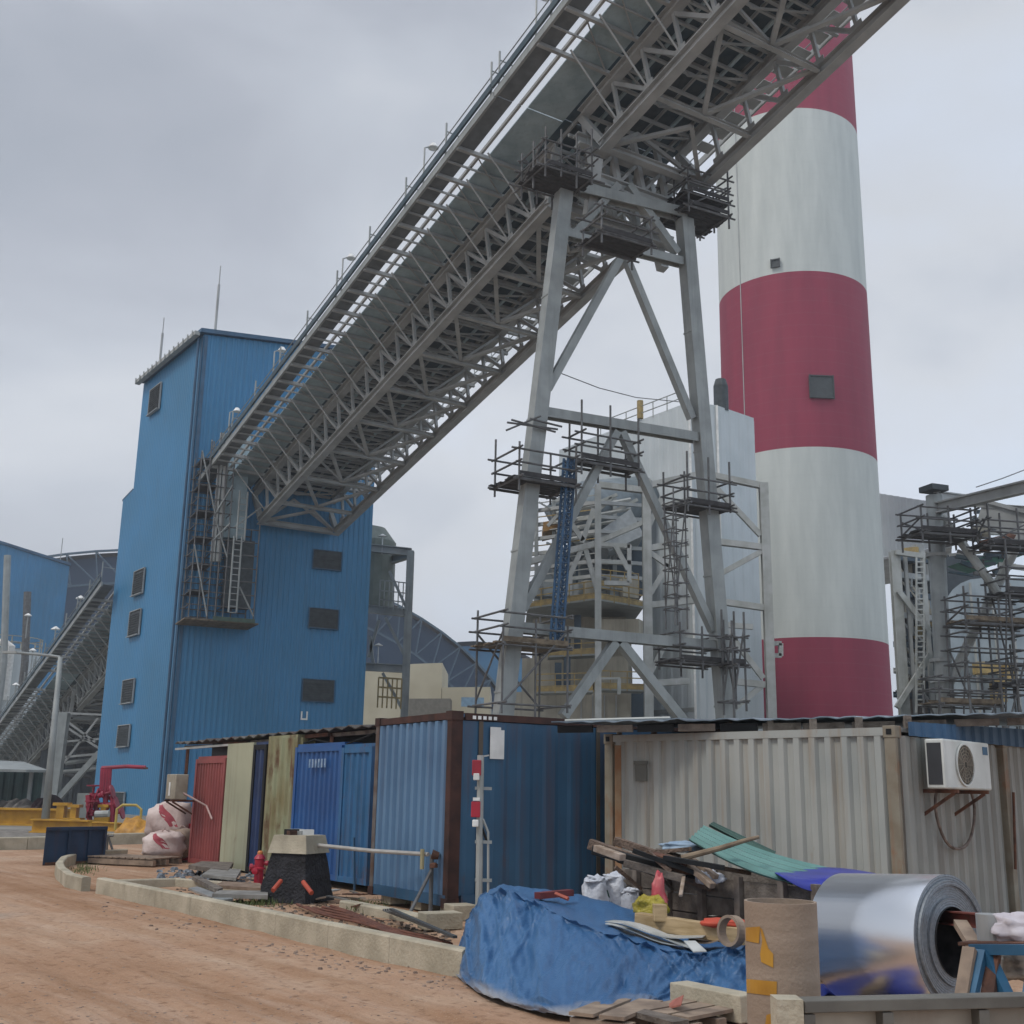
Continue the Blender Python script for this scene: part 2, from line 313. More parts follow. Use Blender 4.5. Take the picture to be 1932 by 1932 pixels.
# ---------------- blue transfer tower ----------------
TT = at(386, 631, 73); T0 = V((TT.x, TT.y, 0)); ZT = TT.z
hl = azv(-35.5); hr = azv(64); nr = V((hr.y, -hr.x, 0)); nl = V((-hl.y, hl.x, 0))  # outward normals
LL = 12.4; Rr = pl(704, 959, T0, nr); LR = (V((Rr.x, Rr.y, 0))-T0).length; ztR = ZT+.8
tw = thing('transfer_tower', 'tall blue clad conveyor transfer tower with louvred windows', 'building', T0)
PA, PB, PC, PD = T0+hl*LL, T0, T0+hr*LR, T0+hr*LR+hl*LL
q = pl(232, 945, T0, nl); LL2 = (V((q.x, q.y, 0))-T0).length; z2b = q.z; z2a = pl(262, 918, T0, nl).z
for (a, b, z1, zt, nn) in ((PA, PB, ZT, None, nl), (PB, PC, ZT, ztR, nr), (PC, PD, ztR, None, -nl), (PD, PA, ztR, ZT, -nr)):
    MB().corr(a, b, 0, z1, .36, .02 if nn is nl else .045, nn, ztop=zt).build('wall', BLUE, tw)
PE = T0+hl*LL2; PF = PE+hr*LR
MB().corr(PE, PA, 0, z2b, .36, .02, nl, ztop=z2a).build('wall', BLUE, tw); MB().corr(PF, PE, 0, z2b, .36, .05, -nr).build('wall', BLUE, tw)
MB().par(PE+ZZ*z2b-nl*0-hl*-.2, hr*LR, (PA-PE)+ZZ*(z2a-z2b), ZZ*.15).build('lower_roof', BLUE_T, tw)
rf = MB(); rf.add([PB+ZZ*(ZT+.02)+nl*.3+nr*.3, PC+ZZ*(ztR+.02)+nr*.3, PD+ZZ*(ztR+.02), PA+ZZ*(ZT+.02)+nl*.3]+[PB+ZZ*(ZT+.3)+nl*.3+nr*.3, PC+ZZ*(ztR+.3)+nr*.3, PD+ZZ*(ztR+.3), PA+ZZ*(ZT+.3)+nl*.3], [(0, 1, 2, 3), (4, 5, 6, 7), (0, 1, 5, 4), (1, 2, 6, 5), (2, 3, 7, 6), (3, 0, 4, 7)]); rf.build('roof', BLUE_T, tw)
gt_ = MB(); gt_.par(PB+ZZ*(ZT-.15)+nl*.32, hl*LL, nl*.35, ZZ*.28); gt_.build('gutter', STEEL_L, tw)
for i in range(14): MB().par(PB+hl*(.3+i*.9)+ZZ*(ZT-.2)+nl*.7, hl*.12, nl*.06, ZZ*.42).build('gutter_bracket', STEEL_L, tw)
for (P0, nn, dd) in ((PB, nl, hl), (PB, nr, hr)): MB().par(P0+dd*.02+nn*.03, dd*.22, nn*.06, ZZ*(ZT-.1)).build('corner_trim', BLUE_T, tw)
MB().tube([PB+nl*.2+hl*.5+ZZ*z for z in (.3, 15, ZT-.2)], .09).build('downpipe', BLUE_T, tw)
def louv(us, ve, nn, dd):
    P0 = pl(us[0], us[1], T0+nn*.08, nn); P1 = pl(ve[0], ve[1], T0+nn*.08, nn); w = abs((P1-P0).dot(dd)); h = abs(P0.z-P1.z); c = (P0+P1)/2
    f = MB(); o = c-dd*w/2-ZZ*h/2
    for i in (0, 1): f.par(o+dd*(i*(w+.05)-.05)-ZZ*.05, dd*.05, nn*.1, ZZ*(h+.1)); f.par(o+ZZ*(i*(h+.05)-.05), dd*w, nn*(.1 if i else .22), ZZ*.05)
    fo = f.build('window', BLUE_T if nn is nr else STEEL_D, tw); MB().par(o+nn*-.02, dd*w, nn*.04, ZZ*h).build('pane', LOUV, fo)
    sl = MB()
    for i in range(max(3, int(h/.16))): sl.par(o+ZZ*(i*.16+.03)+nn*.03, dd*w, nn*.05, ZZ*.05)
    sl.build('louvre', LOUV, fo)
for a in ((592, 1037, 642, 1077), (584, 1147, 636, 1188), (572, 1281, 628, 1325)): louv(a[:2], a[2:], nr, hr)
for a in ((285, 738, 301, 770), (255, 1080, 270, 1118), (247, 1156, 263, 1196), (234, 1285, 251, 1325), (225, 1370, 243, 1408), (214, 1495, 232, 1545)): louv(a[:2], a[2:], nl, -hl)
for (u, v, vt, vm) in ((405, 640, 500, 536), (301, 695, 598, 628)):
    if u > 386: b = pl(u, 636, T0-nl*1.0+V((0, 0, 0)), nr); b = V((b.x, b.y, ZT+.2))
    else: b = pl(u, 690, T0-nl*.5, nl); b = V((b.x, b.y, ZT+.2))
    ht = zat(u, vt, b); hm = zat(u, vm, b)
    MB().tube([b, (b.x, b.y, hm)], .09, 6).tube([(b.x, b.y, hm), (b.x, b.y, ht)], .035, 6).build('lightning_rod', STEEL_D, tw)
q = pl(567, 1358, T0+nr*.1, nr); wl = MB(); wl.par(q, hr*.1, nr*.02, ZZ*.55); wl.par(q+hr*.1, hr*.25, nr*.02, ZZ*.1); wl.par(q+hr*.36, hr*.1, nr*.02, ZZ*.55); wl.build('wall_mark', GLASS, tw)

# ---------------- conveyor galleries ----------------
AX = V((-.52, .82, -.225)).normalized(); GC = V((AX.y, -AX.x, 0)).normalized()
if GC.x < 0: GC = -GC
GN = GC.cross(AX); GN = GN if GN.z > 0 else -GN; GN.normalize()
def gallery(name, label, A, s0, s1, sdeck0, sdeck1, lamps, endp=(1, 1), right=True, W_=5.8, pan=1.9, lampmodel=True, deckin=True):
    P = lambda s, w, h: A+AX*s+GC*w+GN*h
    g = thing(name, label, 'conveyor', P((s0+s1)/2, W_/2, 0)); Hh = 2.75
    npan = round((s1-s0-2*1.3)/pan); sn = [s0+1.3+(s1-s0-2.6)*i/npan for i in range(npan+1)]
    for w in (.22, W_-.22):
        MB().hbeam(P(s0, w, .22), P(s1, w, .22), .45, .46, GN).build('bottom_chord', STEEL_D, g)
        MB().hbeam(P(s0-.9*endp[0], w, Hh), P(s1+.9*endp[1], w, Hh), .42, .42, GN).build('top_chord', STEEL_D, g)
        B(P(s0+.15, w, .3), P(s0-.9*endp[0], w, Hh-.2), .3, .3).build('end_post', STEEL_D, g); B(P(s1-.15, w, .3), P(s1+.9*endp[1], w, Hh-.2), .3, .3).build('end_post', STEEL_D, g)
        for i, s in enumerate(sn):
            B(P(s, w, .42), P(s, w, Hh-.2), .15, .15, GC).build('web_post', STEEL_D, g)
            if i < npan: B(P(s, w+.04, .42), P(sn[i+1], w+.04, Hh-.2), .17, .17, GC).build('web_diagonal', STEEL_D, g)
            MB().par(P(s-.3, w-.11, .44), AX*.6, GC*.03, GN*.35).build('gusset_plate', STEEL_D, g)
    for i, s in enumerate(sn):
        T([P(s, .1, .4), P(s-.35, -2.1, 2.95)], .045, 6).build('outrigger_strut', STEEL_D, g)
        B(P(s, -3.45, 3.0), P(s, W_+(1.5 if right else .3), 3.0), .14, .2, GN).build('cross_beam', STEEL_D, g)
        if i % 2 == 0: MB().hbeam(P(s, .45, .2), P(s, W_-.45, .2), .2, .22, GN).build('bottom_tie', STEEL_D, g)
    for i in range(0, npan-1, 2):
        m1, m2 = P(sn[i], .45, .3), P(sn[i], W_-.45, .3); mid = P(sn[i+2 if i+2 <= npan else i+1], W_/2, .3)
        for q in (m1, m2): B(q, mid, .2, .14, GN).build('lateral_brace', STEEL_D, g)
        for q in ((.3, Hh-.2), (W_-.3, Hh-.2)): B(P(sn[i], W_/2, .35), P(sn[i], q[0], q[1]), .12, .12).build('sway_brace', STEEL_D, g)
    for s, d_ in ((s0+.1, 1), (s1-.1, -1)):
        MB().hbeam(P(s, .45, .2), P(s, W_-.45, .2), .3, .34, GN).build('end_tie', STEEL_D, g); B(P(s, .4, .3), P(s-d_*.7, W_/2, Hh-.2), .16, .16).build('portal_brace', STEEL_D, g); B(P(s, W_-.4, .3), P(s-d_*.7, W_/2, Hh-.2), .16, .16).build('portal_brace', STEEL_D, g)
        B(P(s, .45, .3), P(s+d_*2.4, W_/2, .3), .18, .14, GN).build('lateral_brace', STEEL_D, g); B(P(s, W_-.45, .3), P(s+d_*2.4, W_/2, .3), .18, .14, GN).build('lateral_brace', STEEL_D, g)
    S0, S1 = sdeck0, sdeck1
    def slab(w0, w1, h, th, nm, mt): MB().par(P(S0, w0, h), AX*(S1-S0), GC*(w1-w0), GN*th).build(nm, mt, g)
    slab(-1.85, -.02, 3.12, .05, 'deck_plate', TEAL); slab(-3.38, -2.6, 3.12, .06, 'walkway_plate', mat('walkway_grating', '6f767a', .7, .1, '5f666a', 2)); slab(-2.26, -2.14, 3.11, .14, 'stringer', STEEL_D)
    slab(-3.52, -3.40, 3.0, .34, 'edge_channel', STEEL)
    for i in range(npan):
        for t_ in (.5,): s = sn[i]+(sn[i+1]-sn[i])*t_; B(P(s, -3.4, 3.03), P(s, .1, 3.03), .06, .1, GN).build('floor_angle', STEEL_D, g)
        s = sn[i]; T([P(s, -2.5, 3.0), P(sn[i+1], -.1, 3.0)], .035, 5).build('floor_brace', STEEL_D, g)
    if deckin:
        slab(.1, 2.2, 3.3, .06, 'belt_pan', TEALD); slab(2.15, 3.55, 3.18, .06, 'walkway_plate', LOUV); slab(3.5, W_+.2, 3.3, .06, 'belt_pan', TEALD)
        for k_ in range(int((S1-S0)/.95)):
            s_ = S0+.3+k_*.95; B(P(s_, .45, 2.85), P(s_, W_-.45, 2.85), .1, .16, GN).build('floor_joist', STEEL_D, g)
            if k_ % 2: B(P(s_, .45, 2.7), P(s_+.95, W_/2, 2.7), .08, .08, GN).build('floor_brace', STEEL_D, g); B(P(s_, W_-.45, 2.7), P(s_+.95, W_/2, 2.7), .08, .08, GN).build('floor_brace', STEEL_D, g)
        for w in (.5, 2.1, 3.6, W_-.55): slab(w, w+.1, 3.12, .17, 'belt_stringer', STEEL_D)
        for w in (1.3, 4.4):
            k = MB().tube([P(S0, w, 3.0), P(S1, w, 3.0)], .09, 8); k.build('pipe', TEAL, g)
    nn = int((S1-S0)/pan); ps = [S0+.3+i*(S1-S0-.6)/nn for i in range(nn+1)]
    for s in ps[::2]:
        b = P(s, -3.46, 3.2); T([b, b+ZZ*1.75], .05, 6).build('rail_post', STEEL, g)
        T([b+ZZ*1.35, b+ZZ*1.3+GC*.9], .03, 6).build('post_arm', STEEL, g)
    for h, mt, r in ((4.2, STEEL, .03), (3.85, STEEL, .03)): T([P(S0, -3.48, h), P(S1, -3.48, h)], r, 6).build('handrail', mt, g)
    MB().par(P(S0, -3.62, 3.42), AX*(S1-S0), GC*.1, GN*.3).build('cable_tray', TEALD, g)
    if right:
        
        for k_ in range(int((S1-S0)/1.0)): MB().par(P(S0+k_*1.0+.1, W_+.55, 3.12), AX*.55, GC*.8, GN*.04).build('grating_panel', STEEL_D, g)
        slab(W_+1.42, W_+1.5, 3.05, .3, 'edge_channel', STEEL_D)
        for h in (3.7, 4.2): T([P(S0, W_+1.45, h), P(S1, W_+1.45, h)], .03, 6).build('handrail', STEEL, g)
        for s in ps: T([P(s, W_+1.45, 3.2), P(s, W_+1.45, 4.2)], .03, 6).build('rail_post', STEEL, g)
    for s in lamps:
        b = P(s, -3.3, 3.2); lpo = T([b, b+ZZ*2.3, b+ZZ*2.5+GC*.35], .045, 6).build('lamp_pole', STEEL_L, g)
        MB().lathe([(.02, .26), (.12, .22), (.26, 0), (.24, -.03), (0.02, -.03)], b+ZZ*2.45+GC*.45, n=12).build('lamp_shade', GLASS, lpo)
    return g, P
A1 = at(1130, 283, 42)
g1, P1 = gallery('conveyor_gallery', 'long inclined steel conveyor gallery descending to the tall blue tower', A1, 3.8, 38.2, 1.9, 39.5, (8.5, 17.5, 27, 34.5))
g2, P2 = gallery('conveyor_gallery', 'upper conveyor gallery span passing overhead in front of the chimney top', A1, -24, 0, -26, 1.85, (-1, -8))
A2 = at(195, 1282, 95)
g3, P3 = gallery('conveyor_gallery', 'far conveyor gallery sloping to the ground at left behind the blue tower', A2, -11, 9, -12.5, 10.5, (), right=False)
g4, P4 = gallery('conveyor_gallery', 'lowest conveyor gallery span at the far left edge above the green canopy', A2, 12, 40, 10.6, 42, (), right=False)
# ---------------- main trestle ----------------
TO = at(1065, 430, 42); TD = azv(62); TN = V((TD.y, -TD.x, 0))
tp = lambda u, v, off=0: pl(u, v, TO-TN*off, TN)
tr_ = thing('trestle_tower', 'tall grey steel trestle with two leaning legs and inverted V bracing under the conveyor', 'trestle', (tp(1160, 1340).x, tp(1160, 1340).y, 0))
def leg(a, b, w):
    p, q = tp(*a), tp(*b); d = (q-p).normalized(); base = p-d*((p.z)/d.z); top = q
    MB().par(base-TD*w/2-TN*w/2, TD*w, TN*w, top-base).build('leg', STEEL, tr_, bevel=.02)
    MB().par(base-TD*w*.55+TN*w/2, TD*w*1.1, TN*.04, top-base).build('leg_flange', STEEL, tr_)
    for k in range(1, 5): c = base.lerp(top, k/5.0); MB().box((c.x, c.y, c.z), (w*1.08, w*1.08, .07), 28).build('splice_plate', STEEL, tr_)
    MB().box((base.x, base.y, -.1), (1.8, 1.8, .7), 28).build('footing', CONC, tr_)
leg((950, 1330), (1065, 345), .54); leg((1367, 1340), (1290, 415), .54)
def br(a, b, w, h=None, nm='brace', off=0, H=False):
    p, q = tp(a[0], a[1], off), tp(b[0], b[1], off)
    (MB().hbeam(p, q, w, h or w, TN, .1) if H else B(p, q, w, h or w, TN)).build(nm, STEEL, tr_)
br((1065, 440), (1285, 495), .36, .4, 'cross_beam', 0, True); br((1020, 778), (1312, 826), .38, .42, 'cross_beam', 0, True); br((972, 1184), (1352, 1219), .38, .42, 'cross_beam', 0, True)
br((1168, 490), (1032, 735), .3); br((1182, 490), (1305, 790), .3)
br((1163, 815), (985, 1150), .3); br((1172, 815), (1345, 1190), .3)
br((1160, 1212), (1062, 1352), .32); br((1170, 1212), (1290, 1362), .34)
br((1185, 350), (1277, 478), .32); br((1165, 350), (1080, 445), .32)
br((1062, 350), (1290, 405), .45, .5, 'head_beam', 0, True)
# bearings carrying the gallery spans
for (w) in (.3, 5.5):
    for s in (.6, 3.3):
        q = P1(s, w, -.1); B(q-ZZ*2.0-AX*(s-1.9)*.4, q+ZZ*.2, .4, .4, TD).build('bearing_post', STEEL_D, tr_)
for w0, w1, h, nm in ((-.3, 6.1, -.7, 'bearing_girder'), (-.3, 6.1, 1.2, 'bearing_girder')):
    for s in (.9, 2.9): MB().hbeam(P1(s, w0, h), P1(s, w1, h), .4, .6, GN, .1).build(nm, STEEL_D, tr_)
for w in (.3, 1.6, 2.9, 4.2, 5.5):
    B(P1(.9, w, -.4), P1(.9, w, 2.6), .22).build('junction_post', STEEL_D, tr_); B(P1(2.9, w, -.4), P1(2.9, w, 2.6), .22).build('junction_post', STEEL_D, tr_)
    if w < 5: B(P1(.9, w, -.4), P1(.9, w+1.3, 1.1), .14).build('junction_brace', STEEL_D, tr_); B(P1(2.9, w+1.3, -.4), P1(2.9, w, 1.1), .14).build('junction_brace', STEEL_D, tr_); B(P1(.9, w, 1.2), P1(2.9, w+1.3, 1.2), .14).build('junction_brace', STEEL_D, tr_)
# ---------------- scaffolds ----------------
def scaffold(label, c, sz, az, z0, z1, decks, rails=True, nx=2, ny=2, deckm=PLANK, brace=True, levels=None, over=.35, group='tube scaffolds round the trestle', r=.045):
    """c plan centre; sz (along az-x, depth)"""
    X = azv(az); Yd = V((-X.y, X.x, 0)); c = V((c[0], c[1], 0)); t = thing('scaffold', label, 'scaffold', c+ZZ*z0, group)
    P = lambda i, j, z: c+X*((i/(nx-1)-.5)*sz[0])+Yd*((j/(ny-1)-.5)*sz[1])+ZZ*z
    for i in range(nx):
        for j in range(ny):
            if 0 < i < nx-1 and 0 < j < ny-1: continue
            T([P(i, j, z0-random.uniform(0, .4)), P(i, j, z1+random.uniform(-.3, .5))], r, 6).build('standard', SCAF, t)
    zs = levels or sorted(set([z0+.2]+[d-.08 for d in decks]+([d+.55 for d in decks]+[d+1.05 for d in decks] if rails else [])))
    for z in zs:
        for j in (0, ny-1): T([P(0, j, z)-X*random.uniform(.1, over), P(nx-1, j, z)+X*random.uniform(.1, over)], r*.9, 6).build('ledger', SCAF, t)
        for i in (0, nx-1): T([P(i, 0, z+.05)-Yd*random.uniform(.1, over), P(i, ny-1, z+.05)+Yd*random.uniform(.1, over)], r*.9, 6).build('transom', SCAF, t)
    for d in decks:
        nb = max(3, int(sz[1]/.26)); mb = MB()
        for k in range(nb):
            if random.random() < .06: continue
            y = (k+.5)/nb-.5; e = random.uniform(.05, .3); mb.par(c+X*(-sz[0]/2-e)+Yd*(y*sz[1]-.11)+ZZ*d, X*(sz[0]+2*e), Yd*.225, ZZ*.045)
        mb.build('plank_deck', deckm, t)
        for s_ in (-1, 1): MB().par(c+X*(-sz[0]/2)+Yd*(s_*(sz[1]/2+.05))+ZZ*(d+.04), X*sz[0], Yd*.03, ZZ*.18).build('toe_board', deckm, t)
    if brace:
        T([P(0, 0, z0+.2), P(nx-1, 0, z1-.3)], r*.9, 6).build('brace', SCAF, t); T([P(0, ny-1, z1-.4), P(nx-1, ny-1, z0+.3)], r*.9, 6).build('brace', SCAF, t)
        T([P(0, 0, z1-.5), P(0, ny-1, z0+.4)], r*.9, 6).build('brace', SCAF, t)
    return t
def zt(u, v): return tp(u, v).z
c = tp(1010, 905); scaffold('scaffold with dark plank deck wrapped round the left trestle leg at mid height', c, (2.4, 1.9), 62, zt(1010, 930), zt(1010, 840), [zt(1010, 918)], deckm=PLANKD, brace=False)
q0 = tp(958, 930); T([q0, tp(950, 1080)], .04, 6)
c = tp(1140, 885); scaffold('long scaffold platform hung below the middle of the trestle cross beam', c, (2.6, .9), 62, zt(1140, 895), zt(1140, 790), [zt(1150, 882)], deckm=PLANKD, brace=False, nx=3)
c = tp(985, 1225); scaffold('lowest scaffold round the foot of the left trestle leg with brown toe boards', c, (2.6, 2.0), 62, zt(985, 1345), zt(985, 1175), [zt(985, 1222)], deckm=PLANK, nx=3)
c = tp(1315, 960); scaffold('scaffold with dark deck round the right trestle leg beside the white boiler house', c, (2.1, 1.6), 62, zt(1315, 968), zt(1315, 880), [zt(1315, 962)], deckm=PLANKD, nx=3, brace=False)
c = tp(1275, 1080, -1.2); scaffold('narrow scaffold ladder bay between the right trestle leg and its inner brace', c, (.55, .6), 62, zt(1275, 1180), zt(1275, 960), [], rails=False, levels=[zt(1275, v) for v in range(970, 1180, 24)], over=.12, r=.03)
c = tp(1305, 1245, .3); scaffold('low scaffold with thin dark deck below the bottom trestle beam at right', c, (2.1, 1.4), 62, zt(1305, 1258), zt(1305, 1190), [zt(1305, 1250)], deckm=PLANKD, nx=3, brace=False)
c = tp(1385, 1260, -1); scaffold('small scaffold tower with crossed tubes right of the right trestle leg', c, (.6, .6), 62, zt(1385, 1340), zt(1385, 1180), [zt(1385, 1262)], deckm=PLANKD)
c = tp(1050, 335, -.6); scaffold('tangled scaffold platform at the head of the left trestle leg under the gallery', c, (2.1, 1.9), 62, zt(1050, 372), zt(1050, 290), [zt(1050, 360)], deckm=PLANKD, nx=4, ny=3, over=.6)
c = tp(1310, 400, 0); scaffold('two storey scaffold platform at the head of the right trestle leg', c, (2.1, 2.0), 62, zt(1310, 425), zt(1310, 350), [zt(1310, 415), zt(1310, 390)], deckm=PLANKD, ny=3)
c = tp(1165, 560, -3); scaffold('small hanging scaffold deck below the upper trestle beam', c, (2.2, 1.3), 62, zt(1165, 548), zt(1165, 505), [zt(1165, 540)], deckm=PLANKD, brace=False)
c = tp(1010, 805); t = thing('scaffold', 'four loose tubes clamped crosswise high on the left trestle leg', 'scaffold', c, 'tube scaffolds round the trestle')
for a, b in (((957, 797), (1052, 810)), ((965, 792), (1048, 815)), ((955, 812), (1020, 785)), ((1000, 790), (1060, 805))): T([tp(a[0], a[1], -.5), tp(b[0], b[1], -.5)], .04, 6).build('ledger', SCAF, t)
# blue lattice hoist mast beside the left leg
mt_ = mat('blue_mast_paint', '2d5578', .5, .1, '23425e', 3); a, b = tp(1038, 1215, -.5), tp(1064, 865, -.5); t = thing('hoist_mast', 'slender blue lattice hoist mast leaning beside the left trestle leg', 'mast', a)
X, Yd = TD*.32, TN*.32
for i, (x, y) in enumerate(((0, 0), (1, 0), (1, 1), (0, 1))): T([a+X*x+Yd*y, b+X*x+Yd*y], .05, 6).build('mast_tube', mt_, t)
lac = MB()
for k in range(26):
    p, q = a.lerp(b, k/26), a.lerp(b, (k+1)/26)
    for f, g_ in (((0, 0), (1, 0)), ((1, 0), (1, 1)), ((1, 1), (0, 1)), ((0, 1), (0, 0))): lac.beam(p+X*f[0]+Yd*f[1], q+X*g_[0]+Yd*g_[1], .03); lac.beam(p+X*f[0]+Yd*f[1], p+X*g_[0]+Yd*g_[1], .03)
lac.build('lacing', mt_, t)
# ---------------- stair scaffold beside the blue tower ----------------
so_ = T0+nr*2.6; sp_ = lambda u, v, off=0: pl(u, v, so_-nr*off, nr)
st = thing('stair_tower', 'cantilevered scaffold stair tower hanging beside the tail of the gallery against the blue tower', 'scaffold', sp_(420, 1180))
xa, xb = sp_(355, 1165), sp_(478, 1165); zb = xa.z
X0 = V((xa.x, xa.y, 0)); wX = (V((xb.x, xb.y, 0))-X0); wl_ = wX.length; wX.normalize()
zt_ = sp_(380, 850).z
cols = [(0, 0), (.14, 0), (.28, 0), (.4, 0), (.52, 0), (1, 0), (0, 2.2), (.28, 2.2), (.52, 2.2), (.76, 2.2), (1, 2.2)]
for f, o in cols:
    zz = zt_ if f < .6 else sp_(478, 985).z
    zz = zz+(f*5 if f < .6 else 0); B(X0+wX*wl_*f+nr*-o+ZZ*zb, X0+wX*wl_*f-nr*o+ZZ*zz, .075, .075).build('post', SCAF, st)
lv = 0; z = zb
while z < zt_:
    for o in (0, 2.2):
        T([X0-nr*o+ZZ*z-wX*.2, X0-nr*o+wX*wl_*(1 if z < sp_(478, 985).z else .55)+ZZ*z], .04, 6).build('ledger', SCAF, st)
    for f in (0, .28, .52): T([X0+wX*wl_*f+ZZ*z, X0+wX*wl_*f-nr*2.2+ZZ*z], .04, 6).build('transom', SCAF, st)
    if lv % 2 == 0: MB().par(X0+wX*.1+ZZ*(z+.05), wX*wl_*.28, -nr*2.2, ZZ*.05).build('landing', PLANKD, st)
    lv += 1; z += .85
for k, (f0, z0, f1, z1) in enumerate(((0, zb+4.6, .28, zb+.2), (.28, zt_-4, 0, zt_), (.28, zt_-4, .52, zt_-2), (.28, zb+5, .52, zb+6.2), (.52, zb+4, .28, zb+6.5), (.75, zb+2.2, 1, zb+.4), (.6, zb+6, 1, zb+7.5))):
    T([X0+wX*wl_*f0+ZZ*z0, X0+wX*wl_*f1+ZZ*z1], .055, 6).build('brace', STEEL, st)
pt = MB()
for k in range(12): pt.par(X0-wX*.3+wX*k*(wl_+.6)/12+nr*.4+ZZ*(zb-.15), wX*(wl_+.6)/12*.92, -nr*3.0, ZZ*.08)
pt.build('base_platform', PLANK, st); MB().par(X0+wX*wl_*.35+nr*.45+ZZ*(zb-.1), wX*wl_*.65, nr*.05, ZZ*.25).build('netting', mat('green_netting', '4a5f54', .8, 0, '3b4d46', 4), st)
# caged ladder
for k, (ua, ub, va, vb) in enumerate(((431, 446, 1010, 1155), (446, 461, 925, 1020))):
    p0, p1 = sp_(ua, vb, -.4), sp_(ub, vb, -.4); zt2 = sp_(ua, va, -.4).z
    ld = MB()
    for p in (p0, p1): ld.tube([p, (p.x, p.y, zt2)], .06, 6)
    for i in range(int((zt2-p0.z)/.4)): ld.beam(V((p0.x, p0.y, p0.z+i*.4)), V((p1.x, p1.y, p0.z+i*.4)), .05)
    ld.build('ladder', STEEL, st)
dk = sp_(428, 1140, -.0); MB().par(dk-nr*.9, wX*1.7, -nr*.9, ZZ*(sp_(428, 1010).z-dk.z)).build('cable_riser', LOUV, st)
# drive pulley housing and chute at the tail of the gallery
ta = thing('counterweight_frame', 'grey counterweight guide posts below the tail of the gallery', 'machine frame', sp_(405, 1120))
for u in (401, 412): p = sp_(u, 1060, .2); B(p, V((p.x, p.y, sp_(u, 815, .2).z)), .28, .28).build('guide_post', STEEL_L, ta)
p = sp_(418, 1060, 1.2); MB().par(V((p.x, p.y, sp_(418, 1010, .8).z)), wX*1.3, -nr*1.3, ZZ*7.0).build('weight_box', TEAL, ta)
# ---------------- boiler house ----------------
WP = at(1300, 762, 72); WZ = WP.z
wa, wc = gz(1055, 852, WZ), gz(1422, 792, WZ); wb = at(1300, 762, 72); wm = gz(1352, 768, WZ)
bh = thing('boiler_house', 'white clad boiler house standing in front of the chimney', 'building', (wb.x, wb.y, 0))
F2 = lambda p: V((p.x, p.y, 0))
zu = pl(1100, 935, wa, (wb-wa).cross(ZZ)).z
k_ = (pl(1214, 900, wa, (wb-wa).cross(ZZ))); ks = F2(k_)
out = lambda a, b: (lambda d: V((d.y, -d.x, 0)).normalized())(F2(b)-F2(a))
MB().corr(wa, ks, zu, WZ, .9, .05, out(wa, ks)).build('cladding', WHITE, bh); MB().corr(ks, wb, 0, WZ, .9, .05, out(wa, wb)).build('cladding', WHITE, bh)
MB().corr(wb, wm, 0, WZ, .9, .05, out(wb, wm)).build('cladding', WHITE, bh); MB().corr(wm, wc, 0, WZ, .9, .05, out(wm, wc)).build('cladding', WHITE, bh)
bk = V((6, 20, 0)); back = [F2(wa)+bk, F2(wc)+V((1.2, 10, 0))]
MB().corr(wc, back[1], 0, WZ, .9, .05, (1, 0, 0)).build('cladding', WHITE, bh); MB().corr(wa, back[0], zu, WZ, .9, .05, (-1, 0, 0)).build('cladding', WHITE, bh)
MB().prism([F2(p)+ZZ*(WZ-.02) for p in (wa, wb, wm, wc)]+[p+ZZ*(WZ-.02) for p in back[::-1]], (0, 0, .15)).build('roof', WHITE, bh)
MB().prism([F2(p)+ZZ*(zu-.3) for p in (wa, ks)]+[ks+bk+ZZ*(zu-.3), back[0]+ZZ*(zu-.3)], (0, 0, .3)).build('soffit', STEEL_D, bh)
for p in (wb, wm): MB().box((p.x, p.y-.06, 0), (.14, .1, WZ+.1), 0).build('corner_flashing', GLASS, bh)
for zf in (.26, .52, .76): MB().beam(F2(ks)+ZZ*WZ*zf+V((0, -.1, 0)), F2(wb)+ZZ*WZ*zf+V((0, -.1, 0)), .06, .25).build('cladding_joint', STEEL_L, bh)
rp = pl(1208, 790, wa, (wb-wa).cross(ZZ)); 
MB().tube([rp, rp+ZZ*1.3], .22, 8).build('vent_stack', YEL, bh)
for k in range(7):
    p = F2(wa).lerp(F2(wb), .35+k*.1)+ZZ*WZ; T([p, p+ZZ*1.1], .04, 5).build('rail_post', STEEL_L, bh)
for h in (.6, 1.1): T([F2(wa).lerp(F2(wb), .35)+ZZ*(WZ+h), F2(wa).lerp(F2(wb), .95)+ZZ*(WZ+h)], .04, 5).build('roof_rail', STEEL_L, bh)
kb = F2(wm)+V((.5, 1, WZ)); MB().lathe([(.01, 2.4), (.35, 2.3), (.5, 1.8), (.5, 0)], kb, n=12).build('roof_vent', LOUV, bh)
